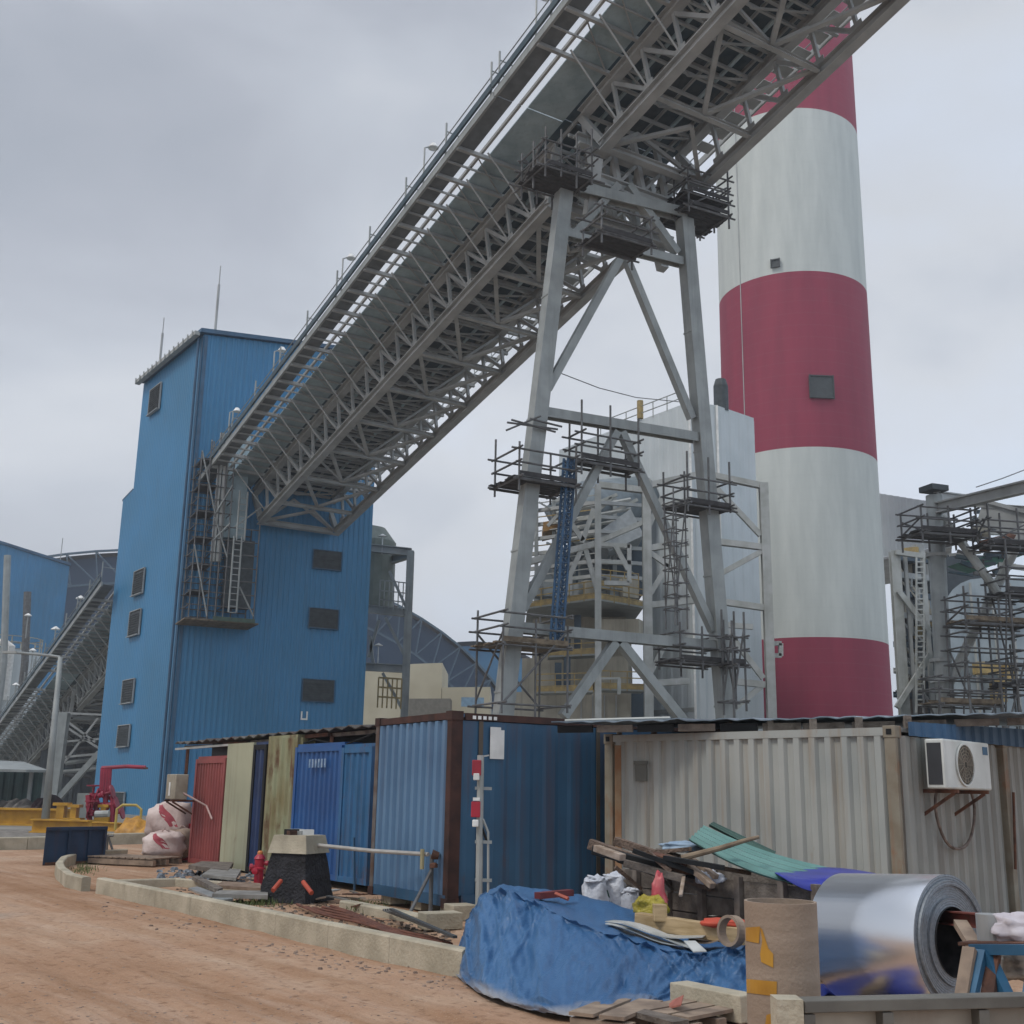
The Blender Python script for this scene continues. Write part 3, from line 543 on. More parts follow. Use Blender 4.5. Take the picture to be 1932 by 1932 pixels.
# ---- steel frame in front of the boiler house
fa = thing('braced_tower', 'braced light grey steel frame bolted in front of the white boiler house', 'frame', at(1330, 1345, 66)-ZZ*5)
fp = lambda u, v, d=66: at(u, v, d)
def fcol(u, vt, w=.5, d=66, mt=STEEL_L, par=None):
    q = fp(u, vt, d); b = V((q.x, q.y, 0)); MB().hbeam(b, q, w, w, V((0, 1, 0)), .12).build('column', mt, par or fa)
def fb(a, b, w=.35, d=66, nm='beam', mt=STEEL_L, par=None, d2=None): MB().hbeam(fp(a[0], a[1], d), fp(b[0], b[1], d2 or d), w, w*1.1, V((0, 1, 0)), .14).build(nm, mt, par or fa)
fcol(1219, 905); fcol(1440, 912); fcol(1128, 915, .35, 64); fcol(1352, 905, .3, 69)
for a, b in (((1215, 918), (1330, 893)), ((1325, 893), (1443, 918)), ((1130, 915), (1215, 925)), ((1215, 1036), (1300, 1023)), ((1335, 1020), (1443, 1033)), ((1215, 1143), (1310, 1133)), ((1345, 1133), (1443, 1147)), ((1215, 1290), (1300, 1285)), ((1360, 1283), (1443, 1292))): fb(a, b)
for a, b in (((1350, 920), (1435, 1010)), ((1443, 1037), (1355, 1085)), ((1222, 1040), (1280, 1080)), ((1360, 1175), (1440, 1280)), ((1440, 1292), (1375, 1345)), ((1222, 1295), (1305, 1375)), ((1221, 1130), (1260, 1065)), ((1222, 1280), (1262, 1200)), ((1355, 1178), (1420, 1183)), ((1221, 1000), (1248, 940))): B(fp(*a), fp(*b), .3, .3, V((0, 1, 0))).build('brace', STEEL_L, fa)
p = fp(1452, 1180); B(V((p.x, p.y, 0)), fp(1452, 1185), .45, .3).build('pipe_riser', STEEL_L, fa)
q = fp(1450, 1215); pk = MB()
for a, b in (((1450, 1214), (1474, 1214)), ((1473, 1214), (1473, 1238)), ((1450, 1237), (1474, 1237))): pk.beam(fp(*a), fp(*b), .25, .25, V((0, 1, 0)))
pk.build('bracket_box', STEEL_L, fa)
fb((1000, 1060), (1128, 1025)); 
for a, b in (((1062, 965), (1100, 1020)), ((1120, 960), (1098, 1025)), ((1100, 1030), (1062, 1115)), ((1103, 1030), (1126, 1112)), ((1130, 1022), (1215, 985)), ((1160, 1028), (1185, 1075))): B(fp(*a), fp(*b), .28, .28, V((0, 1, 0))).build('brace', STEEL_L, fa)
for a, b in (((1130, 1027), (1188, 1031)), ((1187, 1028), (1187, 1100)), ((1130, 1060), (1190, 1062)), ((1140, 1100), (1187, 1101))): fb(a, b, .25)
# ---- ductwork between frame and boiler house
dx = thing('flue_ducts', 'grey flue ducts and sloping white hopper hung inside the steel frame', 'ductwork', at(1150, 1000, 72))
DU = mat('duct_grey', '7f8a90', .5, .2, '6d777d', 1.5, streak=.2); DUD = mat('duct_blue_dark', '41525e', .55, .1, '33424e', 1)
MB().tube([at(1060, 1000, 74), at(1110, 960, 74), at(1215, 950, 76)], 1.9, 16).build('round_duct', DU, dx, smooth=True)
a, b, c_, d_ = at(1120, 1010, 70), at(1190, 960, 70), at(1215, 1010, 70), at(1150, 1040, 70)
MB().prism([a, b, c_, d_], (0, 4, 0)).build('hopper', mat('duct_pale', 'a4abae', .5, .1), dx)
MB().prism([at(1160, 945, 74), at(1214, 935, 74), at(1214, 1120, 74), at(1165, 1120, 74), at(1150, 1040, 74)], (0, 5, 0)).build('duct_casing', DUD, dx)
MB().prism([at(1010, 1080, 76), at(1040, 1040, 76), at(1165, 1020, 76), at(1165, 1110, 76), at(1010, 1120, 76)], (0, 5, 0)).build('duct_casing', DU, dx)
for k in range(9): a = (1030+k*14+random.uniform(-6, 6), 960+random.uniform(-20, 60)); B(at(a[0], a[1], 71), at(a[0]+random.uniform(20, 60), a[1]+random.uniform(-30, 25), 71), .2).build('duct_support', STEEL_L, dx)
for k in range(5): v = 948+k*18; T([at(1050, v+20, 70.5), at(1190, v-6, 70.5)], .12, 6).build('pipe', STEEL_L, dx)
MB().prism([at(1025, 985, 72), at(1075, 975, 72), at(1075, 990, 72), at(1025, 1003, 72)], (0, 3, 0)).build('cable_trunk', mat('ochre_trunk', 'a07c48', .7, 0, '806238', 3), dx)
for k, v in enumerate((948, 975, 1002, 1030, 1058, 1086)):
    MB().beam(at(1010-k*3, v+16, 73), at(1128, v, 69.5), .22).build('floor_beam', STEEL_L if k % 2 else STEEL_D, dx); MB().beam(at(1128, v, 69.5), at(1214, v+6, 71), .22).build('floor_beam', STEEL_D, dx)
    for h in (.5, 1.0): MB().beam(at(1010-k*3, v+16, 73)+ZZ*h, at(1128, v, 69.5)+ZZ*h, .06).build('railing', YEL if k in (1, 3) else STEEL_L, dx)
for k in range(46):
    a = (random.uniform(1005, 1205), random.uniform(940, 1105)); B(at(a[0], a[1], 72), at(a[0]+random.choice([0, 0, 18, -18, 40]), a[1]+random.uniform(8, 45), 72), random.uniform(.07, .2)).build('small_pipe', random.choice([STEEL_D, STEEL_L, SCAF, DU, DUD, STEEL]), dx)
for u in (1012, 1045, 1090, 1160): q = at(u, 940, 72.5); B(at(u, 1135, 72.5), q, .25).build('support_column', STEEL, dx)
# ---- concrete boiler base with galleries
def rect_build(mb, u0, u1, vt, d, depth, zb=0, d2=None):
    a, b = at(u0, vt, d), at(u1, vt, d2 or d); z = (a.z+b.z)/2; mb.prism([V((a.x, a.y, zb)), V((b.x, b.y, zb)), V((b.x+1, b.y+depth, zb)), V((a.x+1, a.y+depth, zb))], (0, 0, z-zb)); return mb
cb = thing('mill_block', 'stepped beige concrete block with yellow railed ledges seen between the trestle legs', 'building', (at(1080, 1340, 70).x, 70, 0))
rect_build(MB(), 945, 1190, 1305, 72, 8, 0, 70).build('lower_wall', CONCB, cb); rect_build(MB(), 985, 1185, 1240, 73, 7, 3, 71).build('middle_wall', CONCB, cb); rect_build(MB(), 1005, 1180, 1160, 74, 6, 6, 72).build('upper_wall', CONCB, cb)
rect_build(MB(), 1191, 1216, 1290, 71, 6).build('side_wall', DUD, cb)
rect_build(MB(), 1122, 1205, 1168, 69.5, 2.5, at(1150, 1196, 69.5).z, 69).build('oil_box', CONCB, cb)
def ledge(u0, u1, v, d, d2, nm='ledge', rail=YEL, th=.22, dep=1.6):
    a, b = at(u0, v, d), at(u1, v, d2); b.z = a.z = (a.z+b.z)/2; y = V((0, dep, 0)); lo_ = MB().par(a, b-a, y, ZZ*th).build(nm, STEEL, cb)
    n_ = max(3, int((b-a).length/1.1)); rl = MB()
    for i in range(n_+1): p = a.lerp(b, i/n_); rl.beam(p, p+ZZ*1.15, .06)
    for h in (.4, .75, 1.12): rl.beam(a+ZZ*h, b+ZZ*h, .06)
    rl.build('railing', rail, lo_); MB().par(a-V((0, .03, 0))+ZZ*.1, b-a, V((0, .05, 0)), ZZ*.25).build('kick_plate', rail, lo_)
ledge(1035, 1128, 1238, 70, 68.5); ledge(1012, 1120, 1307, 69, 67.5); ledge(1120, 1215, 1303, 67.5, 68)
ledge(995, 1130, 1140, 70, 66, dep=9); ledge(1130, 1214, 1140, 66, 68.5, dep=8); ledge(1125, 1205, 1112, 68.5, 70, dep=3)
for k in range(8): a = at(1015+k*24, 1128+random.uniform(-3, 3), 70); MB().box(a, (random.uniform(.6, 1.2), .8, random.uniform(.5, 1.3)), random.uniform(0, 60)).build('valve_block', random.choice([STEEL_D, CONCB, YEL, STEEL]), cb)
for k in range(9): a = at(985+k*22, 1345, 71.9-k*.22); wv = at(985+k*22, 1312, 71.9-k*.22).z; MB().par(V((a.x, a.y-.12, 0)), (.07, 0, 0), (0, .1, 0), (0, 0, wv)).build('pipe', STEEL_D, cb)
for (u, v0, v1) in ((1070, 1200, 1305), (1090, 1160, 1235), (1053, 1250, 1300)): a = at(u, v1, 69.6); MB().par((a.x-.2, a.y-.0, a.z), (.4, 0, 0), (0, .5, 0), (0, 0, at(u, v0, 69.6).z-a.z)).build('drain_pipe', DUD, cb)
B(at(1130, 1280, 66), at(1170, 1280, 66), .12).build('pipe', STEEL_L, cb); B(at(1168, 1280, 66), at(1168, 1310, 66), .2).build('pipe', STEEL_L, cb)
# overhead wires
tag(T([at(1060, 705, 60), at(1130, 732, 64), at(1200, 750, 68), at(1300, 760, 72)], .03, 5).build('cable', SCAF), 'thin sagging wire strung between the trestle and the boiler house roof', 'cable')
tag(T([at(1842, 919, 60), at(1890, 903, 62), at(1950, 880, 64)], .03, 5).build('cable', SCAF), 'thin wire rising to the upper right above the steel structure', 'cable')
# ---------------- right hand plant ----------------
wr = thing('clad_annex', 'pale ribbed clad annex building just right of the chimney', 'building', (at(1720, 1340, 118).x, 118, 0))
a, b = at(1640, 928, 122), at(1790, 952, 114); z0 = at(1700, 1037, 117).z
MB().corr(a, b, z0, a.z, .8, .08, (0, -1, 0), ztop=b.z).build('cladding', WHITE, wr); MB().corr(a, (a.x+5, a.y+14), z0, (a.z+b.z)/2, .8, .05, (-1, 0, 0)).build('cladding', WHITE, wr)
MB().prism([(a.x, a.y, z0-.3), (b.x, b.y, z0-.3), (b.x+5, b.y+14, z0-.3), (a.x+5, a.y+14, z0-.3)], (0, 0, .28)).build('floor_slab', STEEL_D, wr)
for u in (1668, 1700, 1730): q = at(u, 1037, 118); B((q.x, q.y+3, 0), (q.x, q.y+3, z0), .4).build('column', STEEL_D, wr)
ir = thing('process_structure', 'dark open process structure with platforms between chimney and right trestle', 'building', (at(1715, 1340, 70).x, 70, 0))
for k, v in enumerate((1052, 1085, 1120, 1160, 1215, 1265, 1310)):
    fb((1690, v), (1770, v+8), .35, 70, 'beam', STEEL_D if k % 2 else DUD, ir, 72); q = at(1690, v+4, 71); MB().par(q, at(1765, v+10, 73)-q, (2.6, 7, 0), (0, 0, .15)).build('floor_grating', LOUV, ir)
for u, w in ((1687, .55), (1707, .2), (1740, .25), (1755, .25)): fcol(u, 1040, w, 69, STEEL_L if u == 1687 else STEEL_D, ir)
for a, b in (((1695, 1115), (1752, 1190)), ((1755, 1235), (1692, 1335)), ((1690, 1042), (1762, 1052))): B(fp(*a, 68.5), fp(*b, 68.5), .3, .3, V((0, 1, 0))).build('brace', STEEL_L, ir)
for k in range(44): a = (random.uniform(1712, 1768), random.uniform(1055, 1335)); MB().box(at(a[0], a[1], 73), (random.uniform(.4, 1.2), random.uniform(.5, 1.2), random.uniform(.3, 1.4)), random.uniform(0, 90)).build('equipment', random.choice([STEEL_D, DUD, DU, CONCB, LOUV, YEL]), ir)
ld = MB(); 
for u in (1729, 1743): ld.beam(at(u, 1345, 68)-ZZ*0, at(u, 1050, 68), .1)
for k in range(28): ld.beam(at(1729, 1060+k*10, 68), at(1743, 1060+k*10, 68), .08)
ld.build('ladder', STEEL_L, ir)
rect_build(MB(), 1712, 1745, 1260, 71, 5).build('plant_room', mat('plant_brown', '6e6560', .8, 0, '5b534e', 1), ir)
# vessel with rounded shoulder
ve = thing('clad_vessel', 'pale blue grey clad vessel with rounded shoulder behind the right scaffolds', 'vessel', (at(1860, 1340, 62).x, 62, 0))
pr = []; base = at(1792, 1340, 62); top = at(1792, 1090, 62).z
for k in range(7): t_ = k/6*math.pi/2; pr.append((base.x+2.2-2.2*math.cos(t_), top-2.2+2.2*math.sin(t_)))
poly = [V((base.x, 62, 0))]+[V((x, 62, z)) for x, z in pr]+[V((base.x+14, 62, top+.4)), V((base.x+14, 62, 0))]
VS = mat('vessel_cladding', '9fabb1', .5, .1, '8d9aa2', .8, streak=.2)
MB().prism(poly, (3.2, 8, 0)).build('casing', VS, ve)
for v in (1175, 1260): fb((1793, v), (1935, v-5), .12, 61.8, 'casing_band', STEEL_L, ve)
for u in (1830, 1870, 1905): q = at(u, 1100, 61.8); B((q.x, q.y, 0), (q.x, q.y, top-.3), .1).build('casing_seam', STEEL_L, ve)
for a in ((1860, 1250, 38, 22), (1885, 1285, 20, 40), (1905, 1255, 20, 30)): q = at(a[0], a[1]+a[3], 61); MB().box(q, (a[2]*.028, .8, a[3]*.028), 0).build('access_panel', YEL, ve)
# right trestle
rt = thing('column_trestle', 'heavy grey steel trestle with round column and diagonal struts at far right', 'trestle', (at(1775, 1340, 50).x, 50, 0))
f5 = lambda u, v, d=50: at(u, v, d)
q = f5(1762, 928); b0 = f5(1778, 1330); MB().tube([V((b0.x, b0.y, 0)), q.lerp(b0, .02)], .36, 16).build('column', STEEL, rt, smooth=True)
for v in (1055, 1252, 1290): p = q.lerp(b0, (v-928)/402); MB().lathe([(.40, 0), (.46, 0), (.46, .14), (.40, .14)], p, n=16).build('collar', STEEL_D, rt)
MB().box(q, (.9, .9, .25), 20).build('column_cap', LOUV, rt)
a, b = at(1694, 1045, 77), at(1775, 1052, 77); MB().par((a.x, a.y, 0), (b.x-a.x+3, 0, 0), (0, .2, 0), (0, 0, a.z)).build('shade_backing', mat('dark_backing', '3a434a'), ir)  # added dark panel: shade inside the structure put into its colour
for k in range(30): a = (random.uniform(1690, 1750), random.uniform(1050, 1335)); B(at(a[0], a[1], 70.5), at(a[0]+random.choice([0, 0, 20, 40]), a[1]+random.uniform(8, 60), 70.5), random.uniform(.08, .2)).build('small_pipe', random.choice([STEEL_D, STEEL, SCAF, CONCB]), ir)
for nm, a, b, w, d, d2 in (('strut', (1778, 975), (1852, 1075), .32, 50, 49), ('strut', (1940, 985), (1785, 1300), .36, 50, 50), ('strut', (1852, 1075), (1890, 1130), .32, 49, 49)): T([at(a[0], a[1], d), at(b[0], b[1], d2)], w/2+.03, 10).build(nm, STEEL_L, rt)
for a, b, w, h, d, d2 in (((1762, 960), (1950, 915), .35, .5, 50, 44), ((1768, 935), (1850, 945), .3, .4, 50, 56), ((1850, 965), (1950, 992), .4, 1.2, 52, 50), ((1770, 1000), (1850, 1015), .3, .4, 50, 54), ((1800, 950), (1950, 960), .2, .2, 53, 50)): MB().hbeam(at(a[0], a[1], d), at(b[0], b[1], d2), w, h, ZZ, .1).build('beam', STEEL_D, rt)
for k in range(42): a = (random.uniform(1780, 1930), random.uniform(965, 1085)); B(at(a[0], a[1], 54), at(a[0]+random.uniform(15, 60), a[1]+random.uniform(-14, 14), 54), random.uniform(.08, .25)).build('pipe', random.choice([STEEL_D, DUD, TEALD, SCAF, STEEL_L]), rt)
MB().tube([at(1838, 1005, 53), at(1862, 1003, 53)], .35, 12).build('lagged_pipe', CONCB, rt); MB().tube([at(1850, 1032, 53), at(1940, 1010, 53)], .3, 12).build('lagged_pipe', RUST, rt)
MB().prism([at(1808, 1062, 54), at(1900, 1040, 54), at(1930, 1048, 54), at(1850, 1075, 54)], (0, 1.5, .1)).build('green_sheet', mat('green_sheet', '4f8474', .6, 0, '3f6c62', 3), rt)
GR = 'tube scaffolds at the right hand trestle'
for lab, u, v, sz, v0, v1, dk, dm in (
 ('scaffold platform ringing the top of the round right hand column', 1772, 1010, (2.6, 1.6), 1025, 965, [1012], PLANKD),
 ('scaffold with brown plank platform in front of the pale vessel', 1868, 1180, (3.2, 1.4), 1192, 1130, [1178], PLANK),
 ('tall braced scaffold standing under the brown plank platform', 1868, 1260, (3.0, 1.3), 1335, 1200, [], PLANK),
 ('scaffold at the right picture edge beside the second strut', 1925, 1120, (2.2, 1.6), 1340, 1045, [1125, 1295], PLANKD),
 ('upper scaffold bays under the big right hand girder', 1905, 1010, (2.8, 1.2), 1040, 960, [1035], PLANKD),
 ('low scaffold rails at the foot of the round right hand column', 1815, 1320, (2.8, 1.2), 1345, 1290, [1330], PLANK)):
    c = at(u, v, 48.5); Z = lambda vv: at(u, vv, 48.5).z
    scaffold(lab, c, sz, 78, .1 if v0 >= 1335 else Z(v0), Z(v1), [Z(x) for x in dk], deckm=dm, nx=3, group=GR, levels=None if dk else [Z(x) for x in range(v1, v0, 28)])
# ---------------- left background ----------------
bb = thing('mill_building', 'large blue clad building with sloping roof line at the left edge', 'building', (-75, 152, 0))
a, b = at(-80, 1000, 150), at(131, 1068, 157)
MB().corr(a, b, 0, a.z, .8, .05, (0, -1, 0), ztop=b.z).build('wall', BLUE, bb); MB().corr(b, (b.x-13, b.y+30), 0, b.z, .8, .05, (1, 0, 0)).build('wall', BLUE_T, bb)
MB().prism([a+ZZ*.02+V((0, -.3, 0)), b+V((.3, -.3, .02)), b+V((-13, 30, .02)), a+V((-13, 30, .02))], (0, 0, .35)).build('roof', BLUE_T, bb)
p = at(113, 1063, 157); T([p, (p.x, p.y, zat(117, 1015, p))], .06, 5).build('lightning_rod', STEEL_D, bb)
dm = thing('storage_dome', 'huge dark blue storage dome with lattice ribs behind the blue tower', 'dome', (-48, 215, 0))
# barrel shaped coal shed: lower arc of the shell seen left and right of the tower
apx = at(330, 1052, 215); rE = at(905, 1300, 200)
DM = mat('dome_shell', '203f5c', .6, .1, '1b3750', .12)
nU, nV = 40, 12; cx, cz = apx.x, 0; RX = (rE.x-cx)*1.16; RZ = apx.z-1
rows = []
for j in range(nV+1):
    y = 205+j*6; rows.append([V((cx+RX*math.cos(math.pi*i/nU), y, max(0, RZ*math.sin(math.pi*i/nU)**.9))) for i in range(nU+1)])
MB().grid(rows).build('shell', DM, dm, smooth=True)
LT = mat('dome_lattice', '4b6273', .5, .2)
front = rows[0]; inner = [V((cx+(RX-6)*math.cos(math.pi*i/nU), 203, max(0, (RZ-6)*math.sin(math.pi*i/nU)**.9))) for i in range(nU+1)]
lt = MB()
for i in range(nU):
    f0, f1 = front[i]+V((0, -2, 0)), front[i+1]+V((0, -2, 0)); lt.beam(f0, f1, .35); lt.beam(inner[i], inner[i+1], .35); lt.beam(inner[i], f1, .22); lt.beam(f0, inner[i], .22)
lt.build('rib_lattice', LT, dm)
MB().prism([V((cx+(RX-.5)*math.cos(math.pi*i/nU), 206, max(0, (RZ-.5)*math.sin(math.pi*i/nU)**.9))) for i in range(nU+1)], (0, 1, 0)).build('gable_wall', DM, dm)
d2 = thing('storage_shed', 'distant light blue vaulted roof between dome and trestle', 'building', at(900, 1345, 230))
c = at(895, 1212, 230); rows = []
for j in range(3):
    rows.append([V((c.x+22*math.cos(math.pi*i/24), 228+j*15, max(0, c.z*math.sin(math.pi*i/24)**.7))) for i in range(25)])
MB().grid(rows).build('roof', mat('light_blue_roof', '4d87ab', .5, 0, '3f769b', .2), d2, smooth=True)
MB().prism([V((c.x+21.5*math.cos(math.pi*i/24), 229, max(0, (c.z-.8)*math.sin(math.pi*i/24)**.7))) for i in range(25)], (0, 1, 0)).build('gable_wall', mat('mid_blue_wall', '3f7ba2', .5, 0, '346a8f', .2), d2)
bg = thing('control_building', 'low beige flat roofed building beyond the blue container', 'building', at(810, 1345, 120))
BEI = mat('beige_render', 'bdb7a2', .8, 0, 'aea792', .3)
a, b = at(690, 1256, 122), at(834, 1273, 118); MB().prism([(a.x, a.y, 0), (b.x, b.y, 0), (b.x, b.y+12, 0), (a.x, a.y+12, 0)], (0, 0, a.z)).build('wall', BEI, bg)
a2, b2 = at(834, 1297, 117.5), at(925, 1301, 116); MB().prism([(a2.x+.01, a2.y, 0), (b2.x, b2.y, 0), (b2.x, b2.y+12, 0), (a2.x+.01, a2.y+12, 0)], (0, 0, a2.z)).build('wall', BEI, bg)
a3, b3 = at(772, 1318, 114), at(850, 1322, 113); MB().prism([(a3.x, a3.y, 0), (b3.x, b3.y, 0), (b3.x, b3.y+3, 0), (a3.x, a3.y+3, 0)], (0, 0, a3.z)).build('porch', mat('porch_grey', '7d7a72', .8), bg)
q = at(873, 1318, 112.5); MB().par(at(870, 1333, 113), (2.2, 0, 0), (0, .3, 0), (0, 0, .9)).build('window', mat('pale_blue_glass', '7fa0b8', .2), bg)
# steel pipe frame right of the tower
sf = thing('tank_frame', 'open grey steel frame carrying a greenish tank just right of the blue tower', 'frame', at(740, 1345, 90))
d = 88
q = at(775, 1040, d); MB().hbeam((q.x, q.y, 0), q, .55, .55, V((0, 1, 0))).build('column', STEEL, sf)
q2 = at(700, 1035, d); q3 = at(700, 1075, d+8)
for a, b in (((690, 1033, d), (776, 1042, d)), ((690, 1072, d+6), (776, 1045, d)), ((690, 1148, d), (772, 1157, d)), ((690, 1258, d), (765, 1262, d))): MB().hbeam(at(*a), at(*b), .5, .6).build('beam', STEEL_D, sf)
for a, b in (((735, 1078), (768, 1150)), ((727, 1165), (762, 1235)), ((715, 1170), (695, 1240)), ((722, 1270), (760, 1340)), ((698, 1200), (705, 1260))): B(at(*a, d), at(*b, d), .22).build('brace', STEEL, sf)
tk = at(708, 1120, d+3); MB().lathe([(.1, 0), (2.1, .1), (2.1, 5.4), (1.2, 6.6), (.1, 6.9)], (tk.x-.6, tk.y, at(708, 1150, d+3).z), n=20).build('tank', mat('tank_green_grey', '77817b', .6, 0, '67716b', 1), sf, smooth=False)
rl = MB(); a, b = at(715, 1148, d-1), at(768, 1154, d-1)
for i in range(7): p_ = a.lerp(b, i/6); rl.beam(p_, p_+ZZ*2.2, .08)
for h in (.7, 1.4, 2.2): rl.beam(a+ZZ*h, b+ZZ*h, .08)
rl.build('railing', STEEL, sf)
ys_ = MB(); a, b = at(712, 1335, d-2), at(756, 1338, d-2)
for i in range(6): p_ = a.lerp(b, i/5); ys_.beam(p_, p_+ZZ*2.2, .1)
for h in (.8, 1.5, 2.2): ys_.beam(a+ZZ*h, b+ZZ*h, .12)
ys_.build('yellow_railing', YEL, sf)
for u, v in ((722, 1012), (714, 1218)):
    p_ = at(u, v, d); MB().tube([p_, p_-ZZ*1.4], .05, 6).lathe([(.02, .2), (.35, 0), (.02, -.05)], p_, n=10).build('lamp', GLASS, sf)
# far trestle carrying the left gallery
tb = thing('far_trestle', 'grey raking column trestle under the far left conveyor gallery', 'trestle', (at(110, 1500, 92).x, 92, 0))
for a, b, w in (((122, 1345), (98, 1520), .7), ((188, 1420), (100, 1508), .42)):
    B(at(*a, 92), at(b[0], b[1]+10, 92), w).build('column', STEEL, tb)
for a, b in (((112, 1345), (225, 1350)), ((110, 1400), (215, 1392)), ((105, 1430), (210, 1420)), ((125, 1360), (180, 1400)), ((185, 1355), (120, 1440)), ((110, 1455), (200, 1448)), ((130, 1375), (230, 1440))): B(at(*a, 94), at(*b, 94), .16).build('brace', STEEL_D, tb)
pk = thing('pipe_rack', 'dark pipe rack crowded with pipes under the far gallery left of the blue tower', 'pipe rack', (at(160, 1500, 108).x, 108, 0))
for k in range(22): a = (random.uniform(85, 200), 1352+k*5.5); T([at(a[0], a[1], 108), at(a[0]+random.uniform(40, 130), a[1]+random.uniform(-14, 10), 110)], random.uniform(.08, .22), 6).build('pipe', random.choice([STEEL_D, LOUV, SCAF, TEALD, STEEL]), pk)
for u in (110, 150, 190, 230): q = at(u, 1345, 109); B((q.x, q.y, 0), q, .3).build('column', LOUV, pk)
q = at(85, 1350, 114); r = at(260, 1350, 114); MB().corr((q.x, q.y), (r.x, r.y), 0, q.z, 1.2, .1, (0, -1, 0)).build('back_wall', mat('dark_backing', '3a434a', .8, 0, '2b3338', .6), pk)
# silo and pipes
si = thing('silo', 'white cylindrical silo with railed top at the far left edge', 'silo', (at(15, 1345, 138).x, 138, 0))
q = at(12, 1230, 138); SR_ = 3.9; MB().lathe([(SR_, 0), (SR_, q.z), (.2, q.z+.2)], (q.x, q.y, 0), n=24).build('shell', WHITE, si, smooth=False)
for k in range(12): t_ = k*math.pi/6; p_ = V((q.x+SR_*math.cos(t_), q.y+SR_*math.sin(t_), q.z)); T([p_, p_+ZZ*1.5], .08, 5).build('rail_post', CONCB, si)
for h in (.8, 1.5): MB().lathe([(3.88, h), (3.98, h), (3.98, h+.1), (3.88, h+.1)], q, n=24).build('railing', CONCB, si)
T([q+V((2.2, -4, -6)), q+V((2.2, -4, .2)), q+V((1.2, -4, .8)), q+V((.2, -4, .2)), q+V((.2, -4, -6))], .5, 8).build('elbow_pipe', GLASS, si)
for (u, v0, v1, w, lab) in ((12, 1250, 1048, .28, 'tall slim grey vent pipe in front of the left blue building'), (50, 1250, 1117, .3, 'shorter brown vent pipe with a platform in front of the left blue building')):
    b = at(u-5 if u == 12 else u-3, v0, 132); tag(T([(b.x, b.y, 0), b, at(u+2, v1, 132)], w*1.5, 8).build('vent_pipe', STEEL if u == 12 else SCAF), lab, 'pipe')
for (u, v) in ((53, 1162), (30, 1293), (62, 1228), (105, 1188), (152, 1130)):
    p_ = at(u, v, 100 if u > 100 else 128); lp = thing('gallery_lamp', {53: 'white lamp on a short pole in front of the blue building wall', 30: 'lowest white lamp near the silo at left', 62: 'white lamp just above the lamp post bend at left', 105: 'white lamp on the left gallery handrail halfway up', 152: 'highest white lamp on the left gallery close to the tower'}[u], 'lamp', p_-ZZ*2.5, 'lamps along the left gallery')
    T([p_-ZZ*2.5, p_], .06, 6).build('pole', STEEL, lp); MB().lathe([(.05, .3), (.4, .05), (.42, 0), (.05, -.05)], p_, n=12).build('lamp_shade', GLASS, lp)
# canopy shelter
cs = thing('site_shelter', 'dark green site shelter with pale curved canopy at left', 'shelter', at(40, 1520, 62))
q = [at(-60, 1432, 60), at(45, 1437, 60), at(88, 1452, 60)]; r = [at(-60, 1450, 57), at(50, 1452, 57), at(92, 1453, 58)]
MB().grid([q, r]).build('canopy', STEEL, cs, solid=.12)
a, b = at(-60, 1455, 61), at(88, 1457, 61); MB().corr((a.x, a.y), (b.x, b.y), 0, a.z, .5, .06, (0, -1, 0)).build('wall', mat('dark_green_wall', '1f3a3c', .7, 0, '16292b', 1), cs)
for u in (-20, 60, 86): p_ = at(u, 1456, 59); B((p_.x, p_.y, 0), p_, .15).build('post', STEEL_D, cs)
for (u0, u1, vt, vb, lab, mt, kk) in ((-20, 72, 1500, 1545, 'long heap of grey rubble sacks behind the yellow girders', mat('heap_grey', '6b6660', .95, 0, '474340', 3, bump=.6), 9), (72, 105, 1492, 1545, 'dark maroon machine heap beside the lamp post', mat('maroon_heap', '3f2a2e', .9, 0, '221a1e', 4, bump=.6), 7)):
    rows = []; a, b = at(u0, vb, 57), at(u1, vb, 57); hz = at(u0, vt, 57).z-a.z
    for j in range(9):
        t_ = j/8*math.pi; rows.append([V((a.x+(b.x-a.x)*i/24, 57-1.6*math.cos(t_), a.z+hz*math.sin(t_)*(.72+.35*noise.noise(V((i*.45, j*.4, kk))))*min(1, (.3+min(i, 24-i)*.25)))) for i in range(25)])
    tag(MB().grid(rows).build('debris_heap', mt), lab, 'heap')
# street lamp
lp = thing('lamp_post', 'bent top galvanised lamp post rising behind the blue steel skip', 'lamp post', gz(84, 1562))
b = gz(84, 1562); tpz = at(114, 1240, b.y); T([b, (b.x+(tpz.x-b.x)*.5, b.y, tpz.z/2), tpz], .17, 10, .1).build('pole', STEEL, lp, smooth=True)
T([tpz, tpz+V((-.4, 0, .06)), tpz+V((-1.9, -.2, .15))], .06, 8).build('arm', STEEL, lp); MB().par(tpz+V((-2.4, -.3, .1)), (.6, 0, 0), (0, .25, 0), (0, 0, .1)).build('lamp_head', STEEL_L, lp)
MB().box((b.x, b.y, 0), (.7, .7, .25)).build('base_plate', CONC, lp)
